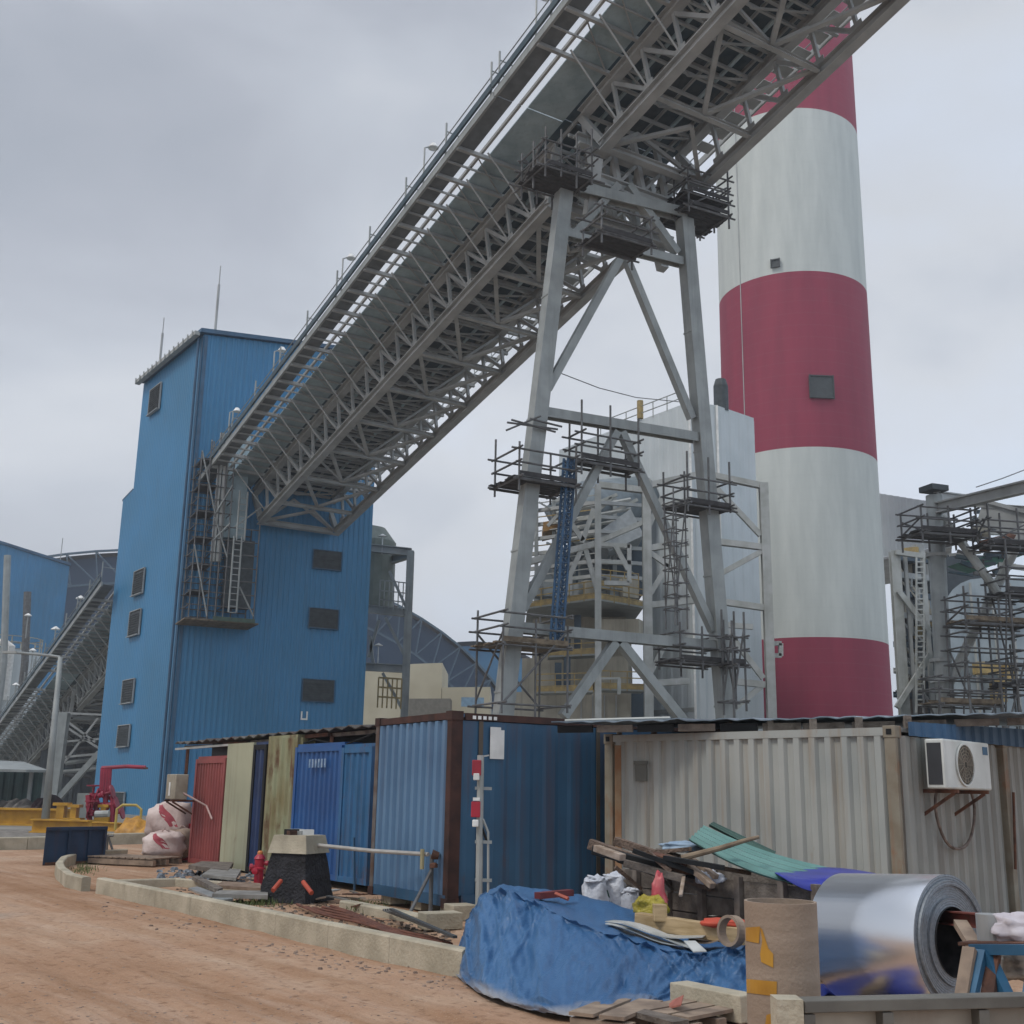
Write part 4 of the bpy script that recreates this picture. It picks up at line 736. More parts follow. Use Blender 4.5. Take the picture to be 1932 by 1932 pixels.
# fire main: red manifold
RD = mat('fire_pipe_red', '9c2440', .45, 0, '7c1c34', 2)
fm = thing('fire_manifold', 'red fire water valve manifold with tall pipes beside the blue tower', 'pipework', gz(190, 1562))
D = 50; fq = lambda u, v, dd=D: at(u, v, dd)
for u in (193, 198, 203, 208): T([fq(u-3, 1500), fq(u, 1449)], .08, 8).build('riser_pipe', RD, fm)
T([fq(192, 1449), fq(240, 1446), fq(275, 1448)], .08, 8).build('header_pipe', RD, fm); T([fq(275, 1448), fq(275, 1451)], .1, 8).build('pipe_elbow', RUST, fm)
for k, (u, v, s_) in enumerate(((175, 1505, .5), (190, 1500, .55), (205, 1505, .5), (180, 1520, .6), (198, 1522, .6), (190, 1535, .55), (172, 1535, .4), (208, 1538, .45))):
    p_ = fq(u, v, D+random.uniform(-.4, .4)); s_ *= .62; MB().lathe([(.02, -s_*.4), (s_*.35, -s_*.3), (s_*.3, 0), (s_*.42, .05), (s_*.42, .14), (s_*.15, .2), (.06, .45), (.3, .47), (.3, .52), (.02, .53)], p_, ax=(ZZ, V((1, 0, .3)), V((-1, -.2, .2)))[k % 3], n=12).build('valve', RD, fm)
for a, b in (((166, 1500), (170, 1558)), ((213, 1503), (211, 1560)), ((182, 1498), (182, 1560)), ((199, 1500), (199, 1560)), ((163, 1520), (215, 1518)), ((165, 1535), (214, 1537)), ((165, 1552), (213, 1550))): T([fq(*a), fq(*b)], .11, 8).build('branch_pipe', RD, fm)
T([fq(180, 1536, 49), fq(206, 1535, 49)], .14, 10).build('outlet_manifold', STEEL_L, fm)
MB().box(gz(155, 1553), (.62, .5, 1.4), 10).build('electrical_cabinet', mat('cabinet_grey', '8f938f', .6, 0, '7d817d', 2)); o = bpy.data.objects['electrical_cabinet']; tag(o, 'upright grey electrical cabinet left of the red fire manifold', 'cabinet')
# yellow girders and machine
YM = mat('machine_yellow', 'c4952c', .5, 0, 'a87c26', 2)
for k, (a, b, w, lab) in enumerate((((-60, 1548), (130, 1552), .75, 'long yellow steel girder lying at the far left'), ((60, 1563), (170, 1566), .5, 'lower yellow girder lying behind the blue skip'), ((100, 1556), (232, 1562), .35, 'slim yellow girder end lying behind the blue skip'))):
    a, b = gz(a[0], a[1]+8), gz(b[0], b[1]+8); o = MB().hbeam(a+ZZ*w/2, b+ZZ*w/2, w*.8, w).build('girder', YM); tag(o, lab, 'girder', 'yellow girders')
for k, (u, v, s_) in enumerate(((115, 1545, .9), (140, 1543, .7), (196, 1540, .6))):
    p_ = at(u, v, 50); o = MB().box(p_-ZZ*.3, (s_, .6, .3)).box(p_-ZZ*0, (s_*.35, .4, s_*.7)).box(p_+ZZ*(s_*.6), (s_*.7, .5, .12)).build('yellow_clamp', YM); tag(o, ('yellow bracket casting standing on the girders beside the lamp post', 'second yellow bracket casting right of the lamp post', 'small yellow bracket left of the red manifold')[k], 'bracket', 'yellow brackets on the girders')
yb = thing('yellow_machine', 'yellow tarpaulin covered machine with a pipe hoop handle left of the white sacks', 'machine', gz(250, 1582))
rows = []
a, b = gz(211, 1580), gz(300, 1583)
for j in range(11):
    t_ = j/10*math.pi; rows.append([a.lerp(b, i/20)+V((0, .8-.8*math.cos(t_), .95*math.sin(t_)*(.8 if i > 3 else .3+i*.17)*(1 if i < 9 else max(.12, 1-(i-9)*.085))*(.85+.3*noise.noise(V((i*.5, j*.5, 2)))))) for i in range(21)])
MB().grid(rows).build('cover', mat('yellow_cover', 'c08a2a', .55, 0, '9a6c22', 4), yb, smooth=True)
h = at(219, 1545, 44); T([h-ZZ*.4, h+ZZ*.35, h+V((.2, 0, .5)), h+V((.7, 0, .5)), h+V((.9, 0, .35)), h+V((.9, 0, -.4))], .05, 8).build('handle', mat('hoop_yellow', 'b8a050', .5), yb)
MB().beam(gz(214, 1588)+ZZ*.1, gz(330, 1590)+ZZ*.1, .2).build('skid', YM, yb)
# blue skip
SB = mat('skip_blue', '27415e', .55, .1, '20364f', 2, rust=.25, streak=.3)
a, b = gz(80, 1631), gz(197, 1626); ux = (b-a).normalized(); uy = V((a.x, a.y, 0)).normalized(); Ls = (b-a).length; hs = zat(80, 1565, a)
sk = thing('skip', 'open dark blue steel skip with vertical ribs on the dirt road', 'skip', (a+b)/2)
w_ = MB(); w_.par(a, ux*Ls, uy*.05, ZZ*hs); w_.par(a+uy*1.5, ux*Ls, uy*.05, ZZ*hs); w_.par(a+uy*.05, ux*.05, uy*1.45, ZZ*hs); w_.par(a+uy*.05+ux*(Ls-.05), ux*.05, uy*1.45, ZZ*hs); w_.build('body', SB, sk)
for f in (0, .37, .7, .96): MB().par(a+ux*Ls*f-uy*.05, ux*.06, uy*.05, ZZ*hs).build('rib', SB, sk)
MB().par(a-uy*.07+ZZ*(hs-.02), ux*Ls, uy*.12, ZZ*.07).build('rim', SB, sk); MB().par(a+ZZ*-.02-uy*.03, ux*Ls, uy*1.5, ZZ*.06).build('floor', RUST, sk)
# warning stand beside skip
t = thing('folding_stand', 'thin metal folding stand right of the blue skip', 'stand', gz(208, 1612)); D = gz(208, 1612).y
for a, b in (((203, 1575), (201, 1613)), ((203, 1575), (215, 1612)), ((198, 1578), (214, 1577))): T([at(*a, D), at(*b, D)], .03, 6).build('leg', SCAF, t)
# big white sacks
SK = mat('sack_white_pink', 'd6c6bf', .8, 0, 'b9a29a', 2.2, bump=.6, bscale=8); SR = mat('sack_red_print', 'b0525a', .8, 0, '93404a', 5)
def blob(mb, c, r, seed, n=22, amp=.18, flat=.35, squash=1.):
    c = V(c); o = len(mb.v); m_ = n
    for i in range(n+1):
        for j in range(m_):
            th = math.pi*i/n; ph = 2*math.pi*j/m_; d_ = V((math.sin(th)*math.cos(ph), math.sin(th)*math.sin(ph), math.cos(th)))
            sgn = lambda x, e: math.copysign(abs(x)**e, x)
            s_ = V((sgn(d_.x, .75)*r[0], sgn(d_.y, .75)*r[1], sgn(d_.z, .8)*r[2])); k = 1+amp*noise.noise(d_*1.8+V((seed, 0, 0)))+amp*.45*noise.noise(d_*5+V((0, seed, 0)))+amp*.2*noise.noise(d_*11+V((0, 0, seed)))
            q = s_*k; q.z = max(q.z, -r[2]*.92); mb.v.append(c+q+ZZ*r[2]*.9)
    for i in range(n):
        for j in range(m_): a = o+i*m_+j; b = o+i*m_+(j+1) % m_; mb.f.append((a, a+m_, b+m_, b))
    return mb
def band_on(mb, c, r, seed, th0, th1, ph0, ph1, amp=.18):
    rows = []
    for i in range(9):
        rw = []
        for j in range(5):
            th = th0+(th1-th0)*i/8; ph = ph0+(ph1-ph0)*i/8+(j-2)*.08; d_ = V((math.sin(th)*math.cos(ph), math.sin(th)*math.sin(ph), math.cos(th))); sgn = lambda x, e: math.copysign(abs(x)**e, x)
            s_ = V((sgn(d_.x, .75)*r[0], sgn(d_.y, .75)*r[1], sgn(d_.z, .8)*r[2])); k = 1.02+amp*noise.noise(d_*1.8+V((seed, 0, 0)))+amp*.45*noise.noise(d_*5+V((0, seed, 0)))+amp*.2*noise.noise(d_*11+V((0, 0, seed)))
            rw.append(V(c)+s_*k+ZZ*r[2]*.9)
        rows.append(rw)
    return mb.grid(rows)
for k, (u, v, dd, r, lab) in enumerate(((320, 1586, 29.3, (.58, .5, .48), 'big white bulk bag with red print, upper left of the sack pile'), (343, 1590, 29.6, (.45, .5, .42), 'white bulk bag leaning on the red container wall'), (308, 1619, 28.4, (.5, .45, .32), 'slumped white bulk bag with red print at the bottom front of the pile'), (340, 1618, 28.9, (.4, .4, .36), 'brownish white bag under the upper bags beside the red wall'))):
    c = at(u, v, dd); rz = r[2]; t = thing('bulk_bag', lab, 'bag', c, 'bulk bags by the red container')
    sk_ = blob(MB(), c-ZZ*.0, r, k*3.1).build('sack', SK if k != 3 else mat('sack_brown', 'a08c7c', .85, 0, '7d6b5e', 3), t, smooth=True)
    if k in (0, 2): band_on(MB(), c, r, k*3.1, .6, 1.7, -2.0, -1.3).build('print_stripe', SR, sk_, smooth=True)
    T([c+V((-.1, 0, rz*1.8)), c+V((0, -.1, rz*2.1)), c+V((.15, 0, rz*1.8))], .02, 5).build('lifting_loop', SK, sk_)
a = gz(354, 1622); o = MB().box(a, (.16, .5, .85), 30).box(a+V((-.1, -.3, 0)), (.9, .3, .1), 30).build('crowd_barrier', RED, bevel=.01); tag(o, 'red plastic barrier panel standing at the foot of the red container', 'barrier')

# ---------------- shed row of old containers ----------------
f0, f1 = gz(356, 1628), gz(702, 1683); sd_ = (f1-f0); SL = sd_.length; sd_.normalize(); sb = V((-sd_.y, sd_.x, 0)); sb = sb if sb.y > 0 else -sb
def onf(u): p_ = pl(u, 1650, f0, sb); return (V((p_.x, p_.y, 0))-f0).dot(sd_)
def cont_unit(name, lab, u0, u1, z0, z1, mt, pitch, dep=2.6, off=0., cat='container', frame=None, ridge=.036, us=True):
    a = f0+sd_*(onf(u0) if us else u0)-sb*off; b = f0+sd_*(onf(u1) if us else u1)-sb*off; t = thing(name, lab, cat, (a+b)/2+ZZ*z0, 'row of old container walls under the lean-to roof')
    MB().corr(a, b, z0, z1, pitch, ridge, -sb).build('front_wall', mt, t)
    for p_, q_, nn in ((a+sb*dep, a, -sd_), (b, b+sb*dep, sd_), (b+sb*dep, a+sb*dep, sb)): MB().corr(p_, q_, z0, z1, pitch, ridge, nn).build('wall', mt, t)
    MB().prism([p_+ZZ*z1 for p_ in (a, b, b+sb*dep, a+sb*dep)], ZZ*.06).build('top', mt, t)
    if frame:
        for p_ in (a, b-sd_*.1): MB().par(p_-sb*.06+ZZ*z0, sd_*.1, sb*.1, ZZ*(z1-z0)).build('corner_post', frame, t)
        for z in (z0, z1-.1): MB().par(a+sd_*.1-sb*.055+ZZ*z, (b-a)-sd_*.2, sb*.09, ZZ*.1).build('rail', frame, t)
    return t, a, b
RC = mat('faded_red_sheet', '8f4744', .6, 0, '7b3a39', 1.2, rust=.15, streak=.3); t1, ra, rb = cont_unit('red_container', 'faded red ribbed container end with air conditioner at the left end of the row', 357, 414, .02, 2.35, RC, .17, frame=RC)
PG = mat('pale_green_board', 'a6a78e', .7, 0, '979982', 1, streak=.35, rust=.08); cont_unit('plywood_panel', 'plain pale green wall panel beside the red container', 414.5, 464, .02, 2.6, PG, 3, off=.03, cat='wall panel', ridge=.003)
DB = mat('navy_sheet', '17335f', .5, 0, '0f2447', 1.5, streak=.2); cont_unit('navy_container', 'narrow dark navy ribbed container between two green panels', 467, 492, .02, 2.6, DB, .2, off=0, frame=BLACK)
GB = mat('mossy_rusty_sheet', '8d9173', .8, 0, '7c7452', 1.6, rust=.45, streak=.7); cont_unit('rusted_container', 'green ribbed container wall heavily streaked with brown rust', 493, 549, .02, 2.7, GB, .3, off=.03)
BB = mat('bright_blue_sheet', '1e5590', .5, 0, '194a82', 1.5, streak=.2); t5, ba, bb2 = cont_unit('bright_blue_container', 'bright royal blue ribbed container behind the black pedestal', 550, 640, .1, 2.5, BB, .2, off=.02, frame=BB)
WB = mat('worn_blue_sheet', '2c6593', .6, 0, '25597f', 1.5, rust=.2, streak=.6); cont_unit('worn_blue_container', 'worn blue container with scratched paint and green patches next to the large blue container', 641, 700, .1, 2.45, WB, .24, off=.03, frame=WB)
for k in range(6): p_ = ba+sd_*(.75+k*.13)-sb*.1+ZZ*2.1; MB().par(p_, sd_*.07, -sb*.01, ZZ*.16).build('stencil_mark', mat('faded_stencil', '8fa3b8', .7, 0, '5a7da3', 12), t5)
shr = thing('lean_to_roof', 'sagging dark corrugated lean-to roof over the row of old containers', 'roof', f0+ZZ*2.7)
e0, e1 = gz(338, 1404, 2.78), gz(712, 1370, 2.80)
rows = []
for j in range(2):
    rows.append([e0.lerp(e1, i/80)+sb*(j*4.2-.1)+ZZ*(.03*math.sin(i*1.57)+j*.25+.03*noise.noise(V((i*.2, j, 0)))) for i in range(81)])
MB().grid(rows).build('roof_sheet', mat('old_roof_sheet', '5d5a56', .8, .1, '3c3836', 1.5, rust=.3), shr, solid=.02)
for k in range(5): a = e0.lerp(e1, .02+k*.2)+sb*random.uniform(0, .2)-ZZ*.08; MB().beam(a, a+(e1-e0)*.19+ZZ*random.uniform(-.03, .03), .09, .07).build('fascia_batten', RUST if k % 2 else WOODD, shr)
MB().beam(e0+ZZ*-.12-sd_*.2, e0.lerp(e1, .33)-ZZ*.12, .05, .05).build('eaves_rail', STEEL_L, shr)
for f in (.05, .33, .62, .82): a = e0.lerp(e1, f)+sb*.06; MB().beam((a.x, a.y, 2.7 if f != .82 else 2.0), (a.x, a.y, 2.0 if f != .82 else 2.7), .07).build('bracket', RUST, shr)
T([e0.lerp(e1, .55)-ZZ*.1, e0.lerp(e1, .65)-ZZ*.28, e0.lerp(e1, .76)-ZZ*.15, e0.lerp(e1, .88)-ZZ*.3, e0.lerp(e1, .99)-ZZ*.12], .015, 5).build('cable', BLACK, shr)
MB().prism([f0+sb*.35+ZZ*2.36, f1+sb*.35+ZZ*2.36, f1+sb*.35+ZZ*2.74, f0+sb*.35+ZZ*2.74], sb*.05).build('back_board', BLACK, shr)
# ---- air conditioners
def aircon(lab, o, X, Nn, w, h, dp, dirty, fan=True, label_mark=True):
    WA = mat('aircon_dirty', 'a39c8c', .6, 0, '847b6b', 3, streak=.4) if dirty else mat('aircon_white', 'cfd2ce', .45, 0, 'bfc2bd', 2, streak=.15)
    t = thing('air_conditioner', lab, 'air conditioner', o+X*w/2+Nn*dp/2, 'outdoor air conditioner units')
    MB().par(o, X*w, Nn*dp, ZZ*h).build('casing', WA, t, bevel=.02)
    c = o+X*w*.42+Nn*(dp+.004)+ZZ*h*.5; R = h*.42
    if fan:
        fr_ = MB().lathe([(R*1.05, 0), (R*1.05, .02), (R*.97, .02), (R*.97, 0)], c, Nn, 32).build('fan_ring', WA, t)
        MB().lathe([(R, .003), (.001, .003)], c, Nn, 32).build('fan_well', mat('fan_shadow', '57534b', .8), t)
        gr = MB()
        for k in range(1, 6): gr.lathe([(R*k/6, .012), (R*k/6+.006, .012), (R*k/6+.006, .018), (R*k/6, .018)], c, Nn, 28)
        for k in range(14): a_ = k*math.pi/7; d_ = X*math.cos(a_)+ZZ*math.sin(a_); gr.beam(c+Nn*.012+d_*.04, c+Nn*.012+d_*R*.98, .006, .006, Nn)
        gr.build('fan_grille', mat('grille_beige', '9b9282', .6), fr_)
        bl = MB()
        for k in range(3): a_ = k*2.09; d_ = X*math.cos(a_)+ZZ*math.sin(a_); e_ = X*-math.sin(a_)+ZZ*math.cos(a_); bl.add([c+Nn*.006+d_*.03, c+Nn*.006+d_*R*.9, c+Nn*.006+d_*R*.75+e_*R*.5, c+Nn*.006+d_*R*.2+e_*R*.3], [(0, 1, 2, 3)])
        bl.build('fan_blade', mat('fan_blade', '6d675c', .6), fr_)
    sd2 = MB(); sd2.par(o-X*.006+Nn*dp*.12+ZZ*h*.08, X*.006, Nn*dp*.75, ZZ*h*.84); sd2.build('side_grille', mat('grille_dark', '34363a', .7), t)
    for x in (.15, .8): MB().par(o+X*w*x-Nn*.2-ZZ*.05, X*.05, Nn*(dp+.25), ZZ*.045).build('bracket', RUST, t); MB().beam(o+X*(w*x+.02)-Nn*.18-ZZ*.32, o+X*(w*x+.02)+Nn*dp-ZZ*.05, .035).build('bracket_strut', RUST, t)
    if label_mark: MB().par(o+X*w*.84+Nn*(dp+.003)+ZZ*h*.74, X*w*.11, Nn*.003, ZZ*h*.17).build('badge', mat('badge_blue', '2f5f80', .5), t)
    return t
o = f0+sd_*.05-sb*.0; ac = at(335, 1508, 27.6); aircon('dirty beige air conditioner bracketed to the red container end', ac, sd_, -sb, .62, .56, .3, True, fan=False, label_mark=False)
o2 = ac-sb*.305; MB().par(o2+sd_*.22+ZZ*.08, sd_*.1, -sb*.006, ZZ*.3).build('drip_stain', GLASS, bpy.data.objects['air_conditioner'])
tag(T([ac+sd_*.6+ZZ*.15-sb*.1, f0+sd_*1.1-sb*.1+ZZ*1.3, f0+sd_*1.55-sb*.12+ZZ*1.02], .022, 6).build('drain_hose', mat('hose_pink', 'b59a94', .7)), 'pale drain hose sagging from the beige air conditioner across the red wall', 'hose')

# ---------------- large blue container ----------------
K = at(845, 1717, 17); KT = at(848, 1345, 17); z0, z1 = .12, KT.z; KX = V((K.x, K.y, 0)); dl, dr = azv(-32), azv(58)
nlf, nrt = -dr, -dl
CB1 = mat('container_blue_lit', '5c7f9f', .5, .05, '527494', 1.2, rust=.06, streak=.25); CB2 = mat('container_blue_shaded', '2f5b7a', .55, .05, '294f6c', 1, rust=.12, streak=.5)  # one blue in two tones: lit and shaded faces put into the colour
cb_ = thing('shipping_container', 'large weathered blue shipping container with rusty corner post standing on blocks', 'shipping container', KX+ZZ*z0)
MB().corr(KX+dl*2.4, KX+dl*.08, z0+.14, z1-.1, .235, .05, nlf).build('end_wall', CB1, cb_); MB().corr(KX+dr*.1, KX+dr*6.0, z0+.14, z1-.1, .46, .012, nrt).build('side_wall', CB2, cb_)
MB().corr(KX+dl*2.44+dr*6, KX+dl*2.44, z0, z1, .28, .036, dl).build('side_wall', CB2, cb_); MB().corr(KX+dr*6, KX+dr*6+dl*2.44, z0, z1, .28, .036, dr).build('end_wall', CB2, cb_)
MB().prism([KX+ZZ*z1, KX+dr*6+ZZ*z1, KX+dr*6+dl*2.44+ZZ*z1, KX+dl*2.44+ZZ*z1], -ZZ*.05).build('roof', CB1, cb_)
MB().prism([KX+dr*.05+dl*.05+ZZ*z0, KX+dr*6+ZZ*z0, KX+dr*6+dl*2.4+ZZ*z0, KX+dl*2.4+ZZ*z0], ZZ*.14).build('floor', BLACK, cb_)  # floor coloured black to paint in the shade of the gap below
RP = mat('rusty_corner_post', '4a2f28', .8, .1, '33211d', 4, rust=.3)
MB().par(KX+nlf*.05+nrt*.05+ZZ*z0, dr*.19, dl*.14, ZZ*(z1-z0+.02)).build('corner_post', RP, cb_, bevel=.01)
MB().par(KX+dl*2.32+nlf*.06+ZZ*z0, dr*.12, dl*.12, ZZ*(z1-z0)).build('corner_post', mat('post_grey_rust', '6d6a68', .8, 0, '55443c', 4, rust=.3), cb_)
for (a, dd, Lr, nn) in ((KX+nlf*.055, dl, 2.32, nlf), (KX+nrt*.03+dr*.19, dr, 5.8, nrt)):
    MB().par(a+ZZ*(z1-.09), dd*Lr, -nn*.1, ZZ*.1).build('top_rail', RP, cb_)
    MB().par(a+ZZ*z0, dd*Lr, -nn*.1, ZZ*.15).build('bottom_rail', CB2, cb_)
for p_ in (KX+nlf*.065+nrt*.065, KX+dl*2.3+nlf*.07):
    for z in (z0-.02, z1-.1): MB().par(p_+ZZ*z, dr*.2, dl*.17, ZZ*.13).build('corner_casting', RP, cb_)
for x in (.42, 2.55): MB().par(KX+dr*x+nrt*.025+ZZ*(z0+.15), dr*.07, nrt*.012, ZZ*(z1-z0-.25)).build('weld_strip', mat('rusty_strip', '5a5046', .8, 0, '4a4a44', 3, rust=.3), cb_)
for k in range(5): MB().par(KX+dr*(.3+k*.09)+nrt*.045+ZZ*(z1-.075), dr*.055, nrt*.004, ZZ*.05).build('stencil_mark', GLASS, cb_)
for x in (.1, 1.0, 2.0): MB().box(KX+dl*x+dr*.2, (.35, .35, z0+.02), 30).build('support_block', CONC, cb_)
p_ = pl(937, 1432, KX+nrt*.03, nrt); q_ = pl(923, 1382, KX+nrt*.03, nrt); wS = .24; sg = MB().par(p_-dr*.12, dr*wS, nrt*.012, ZZ*.42); sg.par(p_-dr*.12+ZZ*.42, dr*wS*.75, nrt*.012, ZZ*.04); tag(sg.build('notice_board', GLASS), 'blank white notice sheet fixed to the blue container side', 'sign')
# alarm post
D = 15.6; ap = thing('alarm_post', 'slim grey conduit post carrying two red alarm boxes in front of the blue container', 'post', gz(905, 1700).lerp(at(905, 1700, D), 1)); 
T([at(903, 1725, D), at(907, 1425, D)], .045, 8).build('post', STEEL_L, ap); T([at(921, 1690, D), at(921, 1570, D), at(911, 1545, D)], .018, 6).build('conduit', STEEL_L, ap); T([at(902, 1540, D), at(912, 1570, D), at(920, 1590, D)], .02, 6).build('cable', BLACK, ap)
for v in (1487, 1588, 1660): MB().beam(at(896, v, D), at(928, v+1, D), .04).build('clamp', STEEL, ap)
for (u, v, lab) in ((894, 1472, 0), (892, 1560, 1)):
    p_ = at(u-4, v, D-.1); ab_ = MB().par(p_+ZZ*(.06 if lab == 0 else .12), (.12, 0, 0), (0, .1, 0), (0, 0, .2)).build('alarm_box', RED, ap, bevel=.01); MB().par(p_+V((.02, -.005, 0)), (.08, 0, 0), (0, .09, 0), (0, 0, .09)).build('sounder', GLASS, ab_, bevel=.01)
    if lab: MB().par(p_+V((.02, 0, .33)), (.09, 0, 0), (0, .08, 0), (0, 0, .04)).build('cap', GLASS, ap)
MB().beam(at(906, 1428, D), at(923, 1425, D), .02).build('arm', STEEL_L, ap)
# ---------------- grey containers ----------------
GT = 2.55; ga, gb = gz(1145, 1388, GT), gz(1692, 1372, GT); A_, B_ = V((ga.x, ga.y, 0)), V((gb.x, gb.y, 0)); gx = (B_-A_).normalized(); gn = V((gx.y, -gx.x, 0)); gn = gn if gn.y < 0 else -gn
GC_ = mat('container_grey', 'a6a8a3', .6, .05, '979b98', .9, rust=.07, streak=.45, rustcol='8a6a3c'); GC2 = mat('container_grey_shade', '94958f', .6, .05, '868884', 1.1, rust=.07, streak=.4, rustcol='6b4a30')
GP = mat('grey_rusty_post', '8c8779', .7, 0, '7a6f5e', 3, rust=.4, rustcol='8a5630', streak=.7)
def gcont(lab, A, B, nf, dep, mt, mt2, pitch, top=GT):
    X = (B-A).normalized(); L_ = (B-A).length; bkv = -nf*dep; t = thing('shipping_container', lab, 'shipping container', (A+B)/2)
    MB().corr(A+X*.14, B-X*.14, .1, top-.1, pitch, .05, nf).build('side_wall', mt, t)
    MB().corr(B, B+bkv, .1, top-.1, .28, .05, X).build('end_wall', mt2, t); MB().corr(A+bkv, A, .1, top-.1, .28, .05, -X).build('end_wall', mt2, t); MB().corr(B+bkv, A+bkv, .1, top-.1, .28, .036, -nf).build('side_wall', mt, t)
    MB().prism([A+ZZ*top, B+ZZ*top, B+bkv+ZZ*top, A+bkv+ZZ*top], -ZZ*.05).build('roof', mt, t)
    for p_ in (A, B-X*.15):
        cp_ = MB().par(p_+nf*.06+ZZ*.0, X*.15, -nf*.15, ZZ*top).build('corner_post', GP, t, bevel=.01)
        MB().par(p_+nf*.07-X*.01+ZZ*(top-.13), X*.17, -nf*.17, ZZ*.15).build('corner_casting', GP, cp_, bevel=.01)
        MB().par(p_+nf*.075+X*.04+ZZ*(top-.09), X*.07, nf*.002, ZZ*.07).build('casting_slot', BLACK, cp_)
    MB().par(A+X*.15+nf*.055+ZZ*(top-.1), X*(L_-.3), -nf*.1, ZZ*.1).build('top_rail', mt, t); MB().par(A+X*.15+nf*.055, X*(L_-.3), -nf*.1, ZZ*.14).build('bottom_rail', mt, t)
    return t
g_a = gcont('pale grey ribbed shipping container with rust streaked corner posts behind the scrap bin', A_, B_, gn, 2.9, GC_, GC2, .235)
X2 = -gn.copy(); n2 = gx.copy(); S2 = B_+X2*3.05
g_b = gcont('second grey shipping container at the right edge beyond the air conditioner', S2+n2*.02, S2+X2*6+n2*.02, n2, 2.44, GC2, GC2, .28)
MB().par(A_+gx*.2+gn*.055+ZZ*.2, gx*.12, gn*.006, ZZ*2.2).build('rust_streak', mat('rust_streak', '8a6344', .85, 0, '9a8468', 3), g_a)
vq = pl(1203, 1436, A_, gn); MB().par(vq+gn*.055-ZZ*.0, gx*.24, gn*.04, -ZZ*.05).par(vq+gn*.055+gx*.02-ZZ*.05, gx*.2, gn*.025, -ZZ*.24).build('wall_vent', mat('vent_grey', '6d6d66', .7), g_a)
# blue sheet strip above, and the sheet roof
MB().corr(B_+X2*.1+n2*.1, B_+X2*7+n2*.1, 2.45, 2.62, .3, .03, n2, ztop=2.8).build('fascia_sheet', mat('fascia_blue', '2c5578', .5, 0, '234765', 1)); tag(bpy.data.objects['fascia_sheet'], 'blue sheet strip under the roof above the air conditioner', 'sheet panel')
rr = thing('sheet_roof', 'thin bent metal sheet roof laid over the grey containers', 'roof', (A_+B_)/2+ZZ*2.65)
r0, r1, r2 = gz(1040, 1363, 2.68), gz(1500, 1357, 2.72), gz(1990, 1344, 2.80)
rows = []
for j in range(5):
    rw = []
    for i in range(61):
        t_ = i/60; p_ = (r0.lerp(r1, t_*2) if t_ < .5 else r1.lerp(r2, t_*2-1)); rw.append(p_-gn*(j*1.1)+ZZ*(j*.03+.03*noise.noise(V((i*.35, j*.4, 1)))+.012*math.sin(i*2.1)))
    rows.append(rw)
MB().grid(rows).build('roof_sheet', mat('zinc_sheet', '8b9aa6', .4, .5, '5f6e7a', 1.2, rust=.1), rr, solid=.015)
for k in range(6): a = r0.lerp(r1, k*.17)-gn*.15-ZZ*.09; MB().beam(a, a+(r1-r0)*.15, .08, .1).build('batten', WOODD if k % 2 else BLACK, rr)
for k in range(5): a = r1.lerp(r2, k*.2)-gn*.2-ZZ*.09; MB().beam(a, a+(r2-r1)*.17, .07, .09).build('batten', WOODD, rr)
for k in range(8): a = A_.lerp(B_, k/7)-gn*.3+ZZ*GT; B(a, a+ZZ*.16, .08).build('packer', WOODD, rr)
MB().tube([r0+ZZ*.04-gn*.3, r0.lerp(r1, .45)+ZZ*.06-gn*.3], .025, 6).build('roof_pipe', STEEL_L, rr)
# right air conditioner
po = pl(1785, 1488, B_+n2*.42, n2); wA = (pl(1872, 1488, B_+n2*.42, n2)-po).length; hA = pl(1785, 1394, B_+n2*.42, n2).z-po.z
aircon('clean white air conditioner with round fan high on the grey container wall', po-n2*.24, X2, n2, wA, hA, .24, False)
hc = pl(1803, 1530, B_+n2*.12, n2); rx = wA*.42; pts = [hc+X2*(rx*math.cos(t_)*(1+.04*math.sin(3*t_)))+ZZ*(.47*math.sin(t_)+.0) for t_ in [math.pi/2+.25+k*2*math.pi/26 for k in range(26)]]
tag(MB().tube(pts, .02, 6).build('hose_loop', mat('hose_grey_brown', '7d6f66', .7, 0, '4d4039', 8)), 'coiled hose loop hanging under the white air conditioner', 'hose')
tag(T([pl(1912, 1495, S2+n2*.12, n2), pl(1916, 1640, S2+n2*.12, n2)], .02, 6).build('wall_pipe', RUST), 'thin rusty vertical pipe on the far right grey container', 'pipe')
# ---------------- pedestal, rail, hydrant ----------------
pb = gz(551, 1703)+V((0, .35, 0)); pb.z = 0; ped = thing('pedestal', 'tapered concrete pedestal coated in black tar with a bare concrete cap', 'pedestal', pb)
def frus(c, s0, s1, z0, z1, az, n=1, amp=0, seed=0, seg=14):
    mb = MB(); rows = []
    for j in range(seg+1):
        t_ = j/seg; s_ = s0+(s1-s0)*t_; rw = []
        for k in range(4*10+1):
            k2 = k % 40; side, f = divmod(k2, 10); f = f/10-.5; e = [(f, -.5), (.5, f), (-f, .5), (-.5, -f)][side]; q = V((e[0]*s_, e[1]*s_, 0)); a_ = math.radians(az)
            q = V((q.x*math.cos(a_)-q.y*math.sin(a_), q.x*math.sin(a_)+q.y*math.cos(a_), 0)); nn_ = noise.noise(V((q.x*5, q.y*5, t_*4+seed)))+.5*noise.noise(V((q.x*16, q.y*16, t_*14+seed))); q *= 1+amp*nn_
            rw.append(V((c.x+q.x, c.y+q.y, z0+(z1-z0)*t_)))
        rows.append(rw)
    mb.grid(rows); mb.f.append(tuple(range(len(mb.v)-41, len(mb.v)-1))); return mb
zc0, zc1 = zat(551, 1606, pb), zat(551, 1575, pb)
TAR = mat('tar_coat', '2e2e33', .85, 0, '1c1c20', 6, bump=1, bscale=25)
